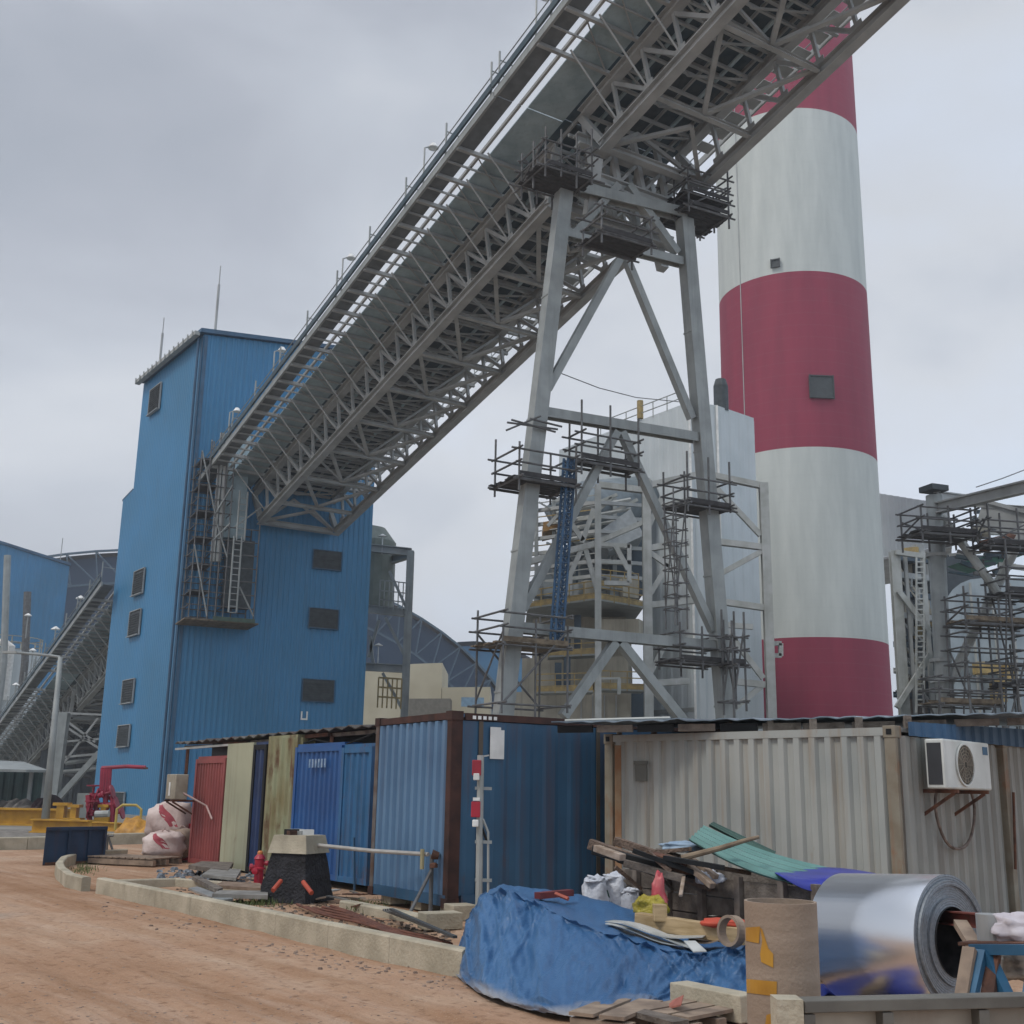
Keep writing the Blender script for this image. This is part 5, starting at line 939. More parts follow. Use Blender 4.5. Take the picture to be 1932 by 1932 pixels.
frus(pb, .86, .60, 0, zc0, -22, amp=.05, seed=3).build('tarred_body', TAR, ped); frus(pb, .70, .58, zc0-.02, zc1, -22, seg=3).build('concrete_cap', CONC, ped)
for (a, b) in (((530, 1662), (515, 1680)), ((572, 1664), (588, 1685))): T([at(a[0], a[1], pb.y-.5), at(b[0], b[1], pb.y-.75)], .035, 8).build('orange_sleeve', mat('orange_sleeve', 'b8503a', .6), ped)
for k in range(7): q = pb+V((random.uniform(-.2, .25), random.uniform(-.15, .15), zc1)); tag(MB().box(q, (random.uniform(.1, .25), .12, random.uniform(.04, .11)), random.uniform(0, 90)).build('scrap_fitting', [RUST, STEEL_D, BLACK, STEEL_L, RUST, GLASS, WOODD][k]), ('rusty fitting lying on the pedestal cap', 'grey metal offcut lying on the pedestal cap', 'black plastic piece lying on the pedestal cap', 'pale metal clip lying on the pedestal cap', 'second rusty fitting lying on the pedestal cap', 'white offcut lying on the pedestal cap', 'small wood block lying on the pedestal cap')[k], 'scrap piece', 'scrap on the pedestal')
tv = gz(812, 1726); ra_, rb_ = at(602, 1594, pb.y), at(808, 1612, tv.y); ts = thing('pipe_stand', 'rusty threaded pipe stand propped by a slanting tube in front of the blue container', 'stand', tv)
T([tv-ZZ*.05, at(815, 1612, tv.y)], .03, 8).build('post', SCAF, ts); T([at(770, 1729, tv.y-.5), at(815, 1640, tv.y)], .025, 8).build('prop', SCAF, ts)
MB().lathe([(.01, 0), (.06, 0), (.06, .05), (.03, .07), (.01, .07)], at(818, 1637, tv.y), n=10).lathe([(.01, 0), (.07, 0), (.05, .1), (.01, .1)], at(815, 1612, tv.y), V((1, 0, -.2)), 10).build('clamp_head', RUST, ts); T([at(797, 1602, tv.y), at(796, 1640, tv.y)], .03, 8).build('stub_pipe', mat('stub_ochre', 'a39a78', .7), ts)
tag(T([ra_-V((.1, 0, 0)), ra_.lerp(rb_, .5)-ZZ*.02, rb_], .03, 8).build('rail_pipe', mat('pale_pipe', 'b3b0aa', .5, .2, '9d9a94', 4)), 'long pale pipe running from the pedestal to the pipe stand', 'pipe')
tag(T([gz(669, 1680)+ZZ*0, at(668, 1580, gz(669, 1680).y)], .02, 6).build('upright_pipe', BLUE_T), 'thin blue upright tube in front of the worn blue container', 'pipe')
HR = mat('hydrant_red', 'b0243a', .4, 0, '961e32', 4); hb = gz(487, 1670); hy = thing('fire_hydrant', 'red fire hydrant with orange top between the pedestal and container row', 'hydrant', hb)
hz = zat(487, 1605, hb)/.78
hb_ = MB().lathe([(.13, 0), (.13, .03), (.085, .04), (.08, .34*hz), (.11, .36*hz), (.11, .39*hz), (.085, .41*hz), (.09, .58*hz), (.105, .60*hz), (.08, .66*hz), (.05, .70*hz), (.001, .71*hz)], hb, n=20).build('barrel', HR, hy, smooth=False)
MB().lathe([(.05, .70*hz), (.05, .75*hz), (.03, .78*hz), (.001, .78*hz)], hb, n=12).build("operating_nut", mat("hydrant_orange", "c9793a", .5), hb_)
for d_, z, r_ in ((V((-1, -.3, 0)), .40*hz, .065), (V((1, -.2, 0)), .5*hz, .045), (V((-.3, -1, 0)), .33*hz, .06)): MB().lathe([(r_*.7, 0), (r_*.7, .12), (r_, .12), (r_, .17), (.001, .18)], hb+ZZ*z, d_, 14).build("outlet_cap", HR, hb_)
# ---------------- flat scrap inside the kerb ----------------
def board(lab, pts, z, th, mt, name='board', cat='board', grp='boards and sheets lying inside the kerb'):
    q = [gz(u, v, z) for u, v in pts]; c = sum(q, V((0, 0, 0)))/len(q); tag(MB().prism(q, (0, 0, th)).build(name, mt), lab, cat, grp)
SH = mat('zinc_offcut', 'a9aeae', .4, .5, '8a9090', 4); GRY = mat('grey_board', '8b8984', .8, 0, '6e6b66', 4)
board('light grey corrugated strip nearest the kerb left of the pedestal', [(355, 1679), (372, 1676), (440, 1699), (415, 1703)], .06, .03, SH, 'metal_strip', 'metal sheet')
board('long grey board lying left of the pedestal foot', [(400, 1694), (412, 1687), (505, 1688), (505, 1697)], .08, .06, GRY)
board('brown timber tray edge behind the grey board', [(362, 1660), (372, 1658), (420, 1682), (410, 1686)], .1, .06, WOODD)
board('brown plank leading to the hydrant', [(405, 1676), (420, 1668), (490, 1672), (498, 1682)], .1, .05, mat('plank_brown', '8b7766', .85, 0, '6c5848', 5))
board('flat dark board against the red container foot', [(355, 1640), (380, 1632), (440, 1634), (430, 1650)], .1, .08, WOODD)
board('grey slab near the pale green panel foot', [(380, 1655), (400, 1642), (455, 1645), (445, 1662)], .12, .05, GRY)
PL_ = mat('pallet_wood', '9a8876', .85, 0, '76675a', 5)
def pallet(lab, u0, v0, u1, v1, w, h=.13, grp='wooden pallets', mt=PL_):
    a, b = gz(u0, v0), gz(u1, v1); X = (b-a).normalized(); Yv = V((-X.y, X.x, 0)); L_ = (b-a).length; t = thing('pallet', lab, 'pallet', (a+b)/2+Yv*w/2, grp)
    for j in range(3): MB().par(a+Yv*(w-.1)*j/2, X*L_, Yv*.1, ZZ*(h-.045)).build('stringer', mt, t)
    n_ = int(L_/.17)
    for k in range(n_): MB().par(a+X*(L_*k/n_)+ZZ*(h-.025)-Yv*.02, X*(L_/n_*.82), Yv*(w+.04), ZZ*.025).build('deck_slat', mt, t)
pallet('weathered pallet lying on the curved kerb corner at left', 165, 1628, 288, 1634, 1.0, .16)
pallet('pale pallet cut by the bottom edge right of the dirt road', 1075, 1935, 1190, 1948, .8, .10)
pallet('pale pallet beside the loose kerb stone at the bottom edge', 1195, 1926, 1310, 1948, .7, .10)
for k in range(7):
    q0 = gz(725+k*2, 1724+k*3, .05); q1 = gz(858, 1776+k*2.5, .05); o = MB().beam(q0+ZZ*(.05+.02*k), q1+ZZ*(.05+.012*k), .05, .025).build('metal_profile', SH if k % 2 else mat('profile_dark', '4a4e50', .6, .3)); tag(o, 'thin metal profile in the bundle lying between the kerb and the blue container', 'metal profile', 'bundle of metal profiles')
for k, (u, v, s_, lab) in enumerate(((830, 1752, (.5, .3, .2), 'cast concrete block near the left end of the blue tarpaulin'), (868, 1735, (.35, .35, .2), 'second concrete block beside the container corner post'))): tag(MB().box(gz(u, v), s_, 25).build('concrete_block', CONC, bevel=.01), lab, 'block', 'concrete blocks by the tarpaulin')
for k in range(5):
    a = [gz(560+k*16+j*38, 1706+j*12+4*math.sin(j*1.3+k)+k*1.5, .04) for j in range(7)]; o = MB().tube(a, .018, 6).build('ground_cable', mat('cable_brown', '6e4434', .8, 0, '573428', 5)); tag(o, 'brown cable snaking over the soil behind the kerb', 'cable', 'brown cables on the soil')
for k in range(22):
    u, v = random.uniform(385, 700), 0; v = 1642+(u-385)*.19+random.uniform(-4, 26); q = gz(u, v); tag(MB().beam(q+ZZ*.05, q+V((random.uniform(-.5, .5), random.uniform(-.5, .5), random.uniform(.03, .1))), random.uniform(.04, .14), .02).build('scrap_strip', random.choice([WOODD, STEEL_D, PL_, RUST, GRY])), 'small scrap strip scattered on the soil between kerb and containers', 'scrap', 'scrap strips scattered behind the kerb')
pebbles('soil_debris', 700, lambda: (lambda t: (330+t*520, 1650+t*92+random.uniform(-10, 30)))(random.random()), .01, .04, mat('soil_debris', '6e5a4a', .95, 0, '3d332c', 6))
# litter cluster at the foot of the containers
pebbles('litter', 160, lambda: (random.uniform(300, 480), random.uniform(1636, 1664)), .03, .1, mat('litter_mix', '8c96a0', .8, 0, '2f3136', 9))
gr_ = MB()
for k in range(500):
    u, v = random.choice([(random.gauss(690, 22), random.gauss(1712, 5)), (random.gauss(485, 25), random.gauss(1706, 3)), (random.gauss(160, 14), random.gauss(1642, 4))]); q = gz(u, v); h = random.uniform(.04, .13); d_ = V((random.uniform(-.05, .05), random.uniform(-.05, .05), h)); gr_.add([q+V((-.006, 0, 0)), q+V((.006, 0, 0)), q+d_], [(0, 1, 2)])
struct(gr_.build('grass', mat('weed_green', '5d6b3c', .8, 0, '45522c', 5), loc=(0, 0, 0)), 'stuff')
# ---------------- blue tarpaulin over a long stack ----------------
TB = mat('tarpaulin_blue', '3d6690', .42, 0, '345b84', .9, bump=.25, bscale=30, spec=.4)
t_ = MATS['tarpaulin_blue'].node_tree; n = t_.nodes; l = t_.links; p = n['Principled BSDF']; src = p.inputs['Base Color'].links[0].from_socket
geo = n.new('ShaderNodeNewGeometry'); sp = n.new('ShaderNodeSeparateXYZ'); l.new(geo.outputs['Position'], sp.inputs[0]); nz_ = n.new('ShaderNodeTexNoise'); nz_.inputs['Scale'].default_value = 5; nz_.inputs['Detail'].default_value = 8
ad = n.new('ShaderNodeMath'); ad.operation = 'MULTIPLY_ADD'; ad.inputs[1].default_value = -.32; l.new(nz_.outputs[0], ad.inputs[0]); l.new(sp.outputs[2], ad.inputs[2]); mr = n.new('ShaderNodeMapRange'); mr.inputs[1].default_value = -.09; mr.inputs[2].default_value = -.2; mr.inputs[4].default_value = .8; l.new(ad.outputs[0], mr.inputs[0])
mxx = n.new('ShaderNodeMix'); mxx.data_type = 'RGBA'; l.new(mr.outputs[0], mxx.inputs[0]); l.new(src, mxx.inputs[6]); mxx.inputs[7].default_value = lin('a9a39a')+(1,); l.new(mxx.outputs[2], p.inputs['Base Color'])   # dried mud along the hem
st_ = [ # ground px, ridge px+depth, back px+depth
 ((866, 1800), (884, 1745, 12.3), (905, 1712, 13.3)), ((864, 1822), (905, 1700, 12.1), (925, 1685, 13.4)), ((890, 1853), (936, 1680, 11.8), (950, 1674, 13.4)), ((930, 1874), (985, 1697, 11.6), (1000, 1678, 13.3)),
 ((985, 1890), (1040, 1722, 11.3), (1060, 1684, 13.1)), ((1050, 1906), (1100, 1748, 11.0), (1120, 1696, 12.8)), ((1120, 1912), (1170, 1770, 10.8), (1190, 1718, 12.5)), ((1190, 1908), (1240, 1788, 10.7), (1260, 1750, 12.2)),
 ((1262, 1893), (1306, 1800, 10.6), (1330, 1768, 12.0)), ((1330, 1897), (1360, 1800, 10.6), (1390, 1768, 11.9)), ((1410, 1902), (1420, 1788, 10.5), (1450, 1765, 11.9)), ((1475, 1905), (1490, 1810, 10.4), (1510, 1790, 11.8))]
def cr4(p0, p1, p2, p3, t): return .5*((2*p1)+(p2-p0)*t+(2*p0-5*p1+4*p2-p3)*t*t+(3*p1-p0-3*p2+p3)*t*t*t)
lines = []
for G, Rg, Bk_ in st_:
    g0 = gz(*G, .03); r_ = at(*Rg); b_ = at(*Bk_); out_ = (g0-r_); out_.z = 0; out_.normalize()
    lines.append([g0+out_*.06+ZZ*-.03, g0+ZZ*.02, g0.lerp(r_, .35)+out_*.02, g0.lerp(r_, .72)+out_*.03, r_-ZZ*.03+out_*.02, r_+ZZ*.0-out_*.08, r_.lerp(b_, .5)+ZZ*-.01, b_, V((b_.x+.1, b_.y+.12, b_.z*.5)), V((b_.x+.12, b_.y+.2, 0))])
NU, NW = 260, 120; rows = []
for i in range(NU+1):
    f = i/NU*(len(lines)-1); k = min(int(f), len(lines)-2); t = f-k; L4 = [lines[max(0, k-1)], lines[k], lines[k+1], lines[min(len(lines)-1, k+2)]]
    prof = [cr4(L4[0][j], L4[1][j], L4[2][j], L4[3][j], t) for j in range(10)]; rw = []
    for j in range(NW+1):
        g_ = j/NW*9; kk = min(int(g_), 8); tt = g_-kk; p_ = cr4(prof[max(0, kk-1)], prof[kk], prof[kk+1], prof[min(9, kk+2)], tt)
        q = V((f*1.3, g_*.55, 0)); amp = .05 if g_ < 4.6 else .018; fold = noise.noise(V((f*1.7+g_*.5, g_*.3, 2)))*1.8+1.2*noise.noise(V((f*3.0-g_*.9, g_*.4, 5)))+.15*noise.noise(V((f*5+g_*2.2, g_*3, 8)))
        cs = lambda a, b, k, w: max(0, 1-abs(noise.noise(V((a, b, k))))*w); fold += 1.1*cs(f*1.1+g_*.8, g_*.3-f*.3, 11, 4)+.7*cs(f*1.9-g_*.6, g_*.3+f*.4, 21, 5)-.6*cs(f*1.7+g_*1.0, g_*.35, 31, 5)+.4*cs(f*3.2+g_*.5, g_*.3, 51, 6)
        rw.append(p_+V((-.2, -.75, .5))*amp*fold*(.5 if g_ < 1 else 1))
    rows.append(rw)
tag(MB().grid(rows).build('tarpaulin', TB, smooth=True), 'crumpled blue tarpaulin draped over a long low stack beside the dirt road', 'tarpaulin')
# core of the stack below the sheet
# things lying on the tarpaulin
DR = mat('dark_red_paint', '6e2a2a', .6, 0, '55201f', 5); bt = thing('brush_head', 'dark red broom head with stub handle lying on the tarpaulin ridge', 'brush', at(1045, 1690, 12.1))
MB().beam(at(1014, 1690, 12.0), at(1077, 1684, 12.3), .09, .06).build('head', DR, bt); T([at(1048, 1686, 12.0), at(1072, 1696, 11.9)], .02, 6).build('handle', mat('handle_red', 'a8503c', .6), bt)
WS = mat('white_sheet_metal', 'c9cac6', .4, .3, 'adb0ac', 5)
for k, (a, b, w, lab) in enumerate((((1150, 1741), (1318, 1786), .16, 'upper white sheet strip resting on the tarpaulin'), ((1146, 1751), (1300, 1785), .10, 'lower white sheet strip sliding off the tarpaulin edge'), ((1180, 1750), (1330, 1774), .22, 'grey strip under the timber beam on the tarpaulin'), ((1300, 1776), (1400, 1768), .3, 'ply offcut under the right end of the timber beam'))):
    p0, p1 = at(a[0], a[1], 11.3-.1*k), at(b[0], b[1], 10.75+.05*k); d_ = (p1-p0).normalized(); s_ = d_.cross(ZZ).normalized(); MBb = MB(); rowsx = [[p0.lerp(p1, i/10)+s_*w*(j-.5)+ZZ*(.03*math.sin(i*.5+k)+.02) for i in range(11)] for j in range(2)]; tag(MBb.grid(rowsx).build('sheet_strip', WS if k != 3 else PL_, solid=.008), lab, 'sheet', 'strips lying on the tarpaulin')
q = [at(1290, 1777, 10.65), at(1312, 1777, 10.6), at(1333, 1796, 10.4), at(1308, 1797, 10.45)]; tag(MB().prism(q, (0, 0, .01)).build('sheet_offcut', WS), 'small bent white offcut at the lower end of the strips', 'sheet')
p0, p1 = at(1203, 1736, 11.4), at(1410, 1768, 10.7); tag(MB().beam(p0, p1, .12, .14).build('timber_beam', WOOD, bevel=.008), 'long pale timber beam lying on the tarpaulin in front of the wooden bin', 'timber'); p2 = at(1245, 1734, 11.2); tag(MB().beam(p2-ZZ*.02, p2+ZZ*.13, .12).build('timber_block', WOOD, bevel=.006), 'short timber block fixed upright on the beam', 'timber')
tag(MB().lathe([(.13, 0), (.13, .09), (.105, .09), (.105, 0), (.13, 0)], at(1387, 1757, 10.5), V((-.8, -.6, .1)), 24).build('tape_ring', PL_), 'empty cardboard tape ring beside the tall cardboard tube', 'ring')
tag(blob(MB(), at(1368, 1750, 10.9), (.22, .14, .04), 4.4).build('orange_bag', mat('orange_red', 'c24a30', .6), smooth=True), 'flattened orange red bag behind the timber beam', 'bag')
# bags behind the tarpaulin
WSK = mat('woven_white', 'd3d6dc', .7, 0, 'b7bcc6', 4, bump=.5, bscale=20); GRN = mat('print_green', '2f5c4c', .7)
for k, (u, r, zt, lab, mt) in enumerate(((1124, (.16, .15, .4), 0, 'upright white woven sack leftmost behind the tarpaulin', WSK), (1158, (.15, .14, .41), 0, 'white woven sack with green print in the middle of the three', WSK), (1192, (.13, .14, .33), 0, 'shorter white woven sack next to the yellow bag', WSK))):
    c = at(u, 1700, 13.9+.15*(k == 1)); c.z = 0; t = thing('woven_sack', lab, 'sack', c, 'white woven sacks behind the tarpaulin'); sk_ = blob(MB(), c, r, 20+k*2, amp=.22).build('sack', mt, t, smooth=True)
    blob(MB(), c+ZZ*r[2]*1.72, (r[0]*.75, r[1]*.7, .04), 40+k, amp=.5).build('folded_mouth', mt, sk_, smooth=True)
    if k == 1: band_on(MB(), c, r, 20+k*2, 1.0, 2.0, -2.3, -1.1, amp=.22).build('print_stripe', GRN, sk_, smooth=True)
YB = mat('yellow_plastic', 'a8982c', .35, 0, '8a7c22', 6, bump=.5, bscale=25); c = at(1228, 1728, 12.0); tag(blob(MB(), c-ZZ*.02, (.15, .13, .11), 7.7, amp=.35).build('yellow_bag', YB, smooth=True), 'crumpled yellow plastic bag in front of the wooden bin', 'bag')
c = at(1243, 1724, 12.3); rb = blob(MB(), c, (.10, .07, .2), 6.1, amp=.4); rb.v = [V((c.x+(p.x-c.x)*(1-.5*max(0, (p.z-c.z)/.42)), c.y+(p.y-c.y)*(1-.4*max(0, (p.z-c.z)/.42)), p.z)) for p in rb.v]
tag(rb.build('red_bag', mat('red_white_bag', 'b83040', .45, 0, 'c46a6a', 6), smooth=True), 'pointed red carrier bag standing behind the yellow bag', 'bag')
# ---------------- timber scrap bin ----------------
tbn = gz(1169, 1640, .82), gz(1560, 1680, .82); b0_, b1_ = V((tbn[0].x, tbn[0].y, 0)), V((tbn[1].x, tbn[1].y, 0)); bx = (b1_-b0_).normalized(); by = V((-bx.y, bx.x, 0)); by = by if by.y > 0 else -by; BL = (b1_-b0_).length
bn = thing('timber_bin', 'low scrap bin made of dark weathered boards and posts', 'bin', (b0_+b1_)/2)
for j in range(4): MB().par(b0_+ZZ*(.06+j*.195), bx*BL, by*.035, ZZ*.18).build('front_board', WOODD, bn); MB().par(b0_+by*1.5+ZZ*(.06+j*.195), bx*BL, by*.035, ZZ*.18).build('rear_board', WOODD, bn); MB().par(b0_+by*.04+ZZ*(.06+j*.195), bx*.035, by*1.45, ZZ*.18).build('end_board', WOODD, bn)
for u in (1206, 1264, 1329, 1399, 1482, 1545): p_ = pl(u, 1690, b0_, by); MB().par(V((p_.x, p_.y, 0))-by*.07-bx*.04, bx*.08, by*.065, ZZ*.87).build('post', mat('post_wood', '7a7067', .9, 0, '5a5048', 6), bn, bevel=.005)
fill = MB(); rows = [[b0_+bx*(BL*i/20)+by*(.05+1.4*j/6)+ZZ*(.55+.15*noise.noise(V((i*.5, j*.5, 9)))) for i in range(21)] for j in range(7)]; struct(MB().grid(rows).build('scrap_fill', mat('scrap_fill', '3d3a38', .9, 0, '24221f', 4, bump=.8), loc=(0, 0, 0)), 'stuff')
OLD = mat('old_timber', '7f6c5e', .9, 0, '5f4e43', 8, bump=.6, bscale=40, rust=.1); TWN = mat('pale_split_wood', 'a8988a', .9, 0, '82705f', 8)
logs = [((1112, 1592), (1345, 1672), 13.2, .11, OLD, 'longest dark old beam sticking out left over the bin'), ((1120, 1603), (1260, 1640), 13.1, .10, BLACK, 'black beam below the longest one'), ((1160, 1586), (1320, 1640), 13.5, .09, OLD, 'brown beam lying behind the longest one'), ((1125, 1600), (1175, 1618), 12.9, .07, TWN, 'pale split stub at the left end of the wood heap'), ((1230, 1618), (1300, 1640), 13.0, .12, RUST, 'rusty brown block in the middle of the wood heap'), ((1290, 1625), (1345, 1672), 12.7, .06, TWN, 'pale splintered slat leaning down into the bin'), ((1300, 1618), (1352, 1655), 12.8, .05, TWN, 'second pale slat beside the splintered one'), ((1180, 1628), (1290, 1658), 12.9, .08, WOODD, 'grey plank end resting on the bin edge'), ((1240, 1606), (1312, 1628), 13.6, .07, WOODD, 'short grey plank under the light blue bag'), ((1290, 1655), (1284, 1690), 12.5, .03, TWN, 'thin twig hanging over the front of the bin')]  # the beam below the longest one is coloured plain black
for a, b, dd, w, mt, lab in logs: p0, p1 = at(a[0], a[1], dd), at(b[0], b[1], dd-.35); tag(MB().beam(p0, p1, w*1.3, w).build('scrap_beam', mt, bevel=.008), lab, 'timber', 'old timber heaped on the bin')
for k in range(16):
    a = (random.uniform(1160, 1310), random.uniform(1596, 1640)); a = (a[0], a[1]+(a[0]-1160)*.15); dd = random.uniform(12.6, 13.7); p0 = at(a[0], a[1], dd); p1 = p0+V((random.uniform(.2, .7), random.uniform(-.3, .3), random.uniform(-.28, .08))); tag(MB().beam(p0, p1, random.uniform(.03, .09), random.uniform(.02, .05)).build('wood_offcut', random.choice([OLD, TWN, WOODD, BLACK, OLD])), 'splintered offcut jumbled in the old timber heap on the bin', 'timber', 'offcuts jumbled on the bin')
tag(T([at(1286, 1619, 12.7), at(1360, 1600, 12.6), at(1405, 1586, 12.5), at(1432, 1579, 12.5)], .033, 8, .018).build('branch_pole', mat('pole_wood', '8a7a66', .9, 0, '6b5b4b', 6)), 'crooked wooden pole lying across the green sheets', 'pole')
tag(blob(MB(), at(1285, 1608, 13.4), (.24, .15, .06), 3.3, amp=.3).build('blue_bag', mat('pale_blue_bag', '9fb4c6', .6, 0, '8299b0', 5), smooth=True), 'light blue crumpled bag on the wood heap', 'bag')
tag(blob(MB(), at(1340, 1668, 12.6), (.13, .1, .07), 8.3, amp=.4).build('white_rag', WSK, smooth=True), 'crumpled white rag at the lower right of the wood heap', 'rag')
def ribsheet(lab, c4, nrib, mt, amp=.03, sag=0., name='roofing_sheet'):
    p00, p10, p11, p01 = c4; rows = []
    nrm = (p10-p00).cross(p01-p00).normalized(); nrm = nrm if nrm.z > 0 else -nrm
    for j in range(nrib*6+1):
        v = j/(nrib*6); ph = (v*nrib) % 1; h = amp*(1 if ph < .22 else 0); rows.append([p00.lerp(p10, u/16).lerp(p01.lerp(p11, u/16), v)+nrm*h-ZZ*sag*math.sin(math.pi*u/16) for u in range(17)])
    tag(MB().grid(rows).build(name, mt, solid=.006), lab, 'roofing sheet', 'ribbed roofing sheets on the bin')
GS = mat('green_roofing', '5f8a84', .4, .1, '4d7872', 1.5, streak=.2); GSD = mat('dark_green_roofing', '35564c', .5, .1, '2b473f', 2)
ribsheet('wide sea green ribbed roofing sheet sloping down over the bin', (at(1298, 1588, 12.9), at(1490, 1672, 11.9), at(1560, 1642, 12.9), at(1326, 1562, 13.8)), 5, GS, sag=.05)
ribsheet('dark green ribbed sheet lying behind the sea green one', (at(1336, 1560, 13.8), at(1445, 1618, 13.3), at(1462, 1612, 13.8), at(1343, 1555, 14.2)), 2, GSD)
rows = []
for j in range(9):
    rows.append([at(1462+12.8*i, 1646+(20*math.sin(math.pi*min(1, i/13))**1.2 if j == 0 else 0)*1.0-j*1.5*math.sin(math.pi*i/16)+(1-j/8)*14*math.sin(math.pi*min(1, i/12))+.3*i, 11.6+j*.16) for i in range(17)])
tag(MB().grid(rows).build('plastic_sheet', mat('violet_blue_film', '2c37a0', .35, 0, '252f8a', 3), smooth=True, solid=.006), 'violet blue plastic sheet draped between the green sheets and the metal coil', 'sheet')
# ---------------- metal coil ----------------
cl, crr = at(1598, 1765, 9.75), at(1797, 1777, 9.0); ca = (crr-cl).normalized(); RC_ = .475
MC = bpy.data.materials.new('mirror_sheet_metal'); MC.use_nodes = True; n = MC.node_tree.nodes; l = MC.node_tree.links; p = n['Principled BSDF']; p.inputs['Base Color'].default_value = (.86, .88, .91, 1); p.inputs['Metallic'].default_value = 1; p.inputs['Roughness'].default_value = .3
g_ = n.new('ShaderNodeNewGeometry'); w = n.new('ShaderNodeTexNoise'); w.inputs['Scale'].default_value = 6; l.new(g_.outputs['Position'], w.inputs[0]); u_ = n.new('ShaderNodeBump'); u_.inputs['Strength'].default_value = .08; u_.inputs['Distance'].default_value = .02; l.new(w.outputs[0], u_.inputs['Height']); l.new(u_.outputs[0], p.inputs['Normal'])
ME = mat('coil_edge', '8b9299', .5, .55, '7b8289', 40, stretch=(1, 1, 1)); co = thing('metal_coil', 'large shiny coil of sheet metal lying on its side at right', 'coil', (crr+cl)/2-ZZ*RC_)
Lc = (crr-cl).length
MB().lathe([(RC_*.5, 0), (RC_, 0), (RC_, Lc)], cl, ca, 72).build('outer_wrap', MC, co, smooth=False); bpy.data.objects['outer_wrap'].data.polygons.foreach_set('use_smooth', [True]*len(bpy.data.objects['outer_wrap'].data.polygons))
pr = []; 
for k in range(26): r = RC_-(RC_-.245)*k/26; z = Lc+(.003 if k % 2 else 0)+(.02 if 4 < k < 9 else 0)+(.015 if k > 18 else 0); pr += [(r, z), (r-.006, z)]
MB().lathe(pr, cl, ca, 72).build('coil_edge', ME, co)
MB().lathe([(.245, Lc+.03), (.245, .0)], cl, ca, 48).build('bore', mat('bore_dark', '4a4a4c', .5, .5, '333335', 10), co, smooth=True)
MB().lathe([(.245, .01), (.001, .01)], cl, ca, 32).build('bore_end', BLACK, co)
FV = mat('blue_film', '27357f', .35, 0, '1f2b6c', 3)
q = [gz(1525, 1868), gz(1545, 1850), gz(1760, 1850), gz(1800, 1900), gz(1700, 1950), gz(1540, 1935)]; rows = []
for j in range(13): rows.append([gz(1520+i*11, 1856+j*8, .03+.04*noise.noise(V((i*.4, j*.4, 6)))+.1*(math.sin(i*.25)**2)*(j < 3)) for i in range(29)])
tag(MB().grid(rows).build('ground_sheet', FV, smooth=True, solid=.005), 'dark blue plastic sheet spread on the ground under the metal coil', 'sheet')
for k in (-.3, .35): a = (cl+crr)/2+ca*k; a = V((a.x, a.y, 0)); tag(MB().box(a, (.9, .12, .1), 40).build('bearer', WOOD), 'timber bearer %s the coil' % ('under the hidden left end of' if k < 0 else 'under the open right end of'), 'timber')
# rail through the bore and bench
p0, p1 = at(1775, 1730, 9.3), at(1905, 1742, 8.0); o = MB().hbeam(p0, p1, .1, .1).build('steel_channel', mat('red_oxide', '7d4038', .75, 0, '5e322c', 5, rust=.3)); tag(o, 'red oxide steel channel poking out of the coil bore', 'steel section')
tag(MB().beam(at(1812, 1742, 8.6), at(1842, 1790, 8.1), .09, .05).build('wood_strut', PL_), 'short wood strut leaning inside the coil mouth', 'timber')
sw = thing('trestle_bench', 'small bench with blue steel legs and rusty board top at the right edge', 'bench', at(1880, 1870, 7.5)-ZZ*.3); SBm = mat('bench_blue', '2b5f80', .5, .1, '234f6c', 4, rust=.15)
MB().beam(at(1838, 1790, 7.6), at(1990, 1792, 7.2), .12, .06).build('top_beam', SBm, sw); MB().beam(at(1818, 1779, 7.7), at(1990, 1781, 7.3), .16, .02).build('top_board', RUST, sw)
for a, b, mt in (((1850, 1795), (1826, 1900), SBm), ((1860, 1795), (1910, 1900), SBm), ((1830, 1790), (1812, 1900), PL_), ((1875, 1800), (1862, 1900), RUST), ((1955, 1800), (1940, 1900), SBm)): p_, q_ = at(*a, 7.5), at(*b, 7.35); q_ = p_+(q_-p_)*(p_.z/(p_.z-q_.z)); MB().beam(p_, q_, .075, .05).build('leg', mt, sw)
tag(MB().lathe([(.001, 0), (.085, 0), (.085, .17), (.001, .17)], at(1871, 1778, 7.7), n=24).build('tin_can', mat('can_grey', 'a3a6a6', .4, .3)), 'grey cylindrical tin standing on the bench', 'can'); tag(blob(MB(), at(1925, 1778, 7.6), (.16, .12, .09), 5.5, amp=.35).build('white_cloth', mat('cloth_white', 'cfc9cc', .8, 0, 'b5aeb4', 4), smooth=True), 'bunched white cloth lying on the bench', 'cloth')
tag(blob(MB(), at(1930, 1850, 7.9), (.2, .15, .12), 9.5, amp=.5).build('pebble_bag', mat('pale_rubble', 'a8a298', .9, 0, '5d5852', 9), smooth=True), 'pale rubble heap under the bench at the right edge', 'heap')
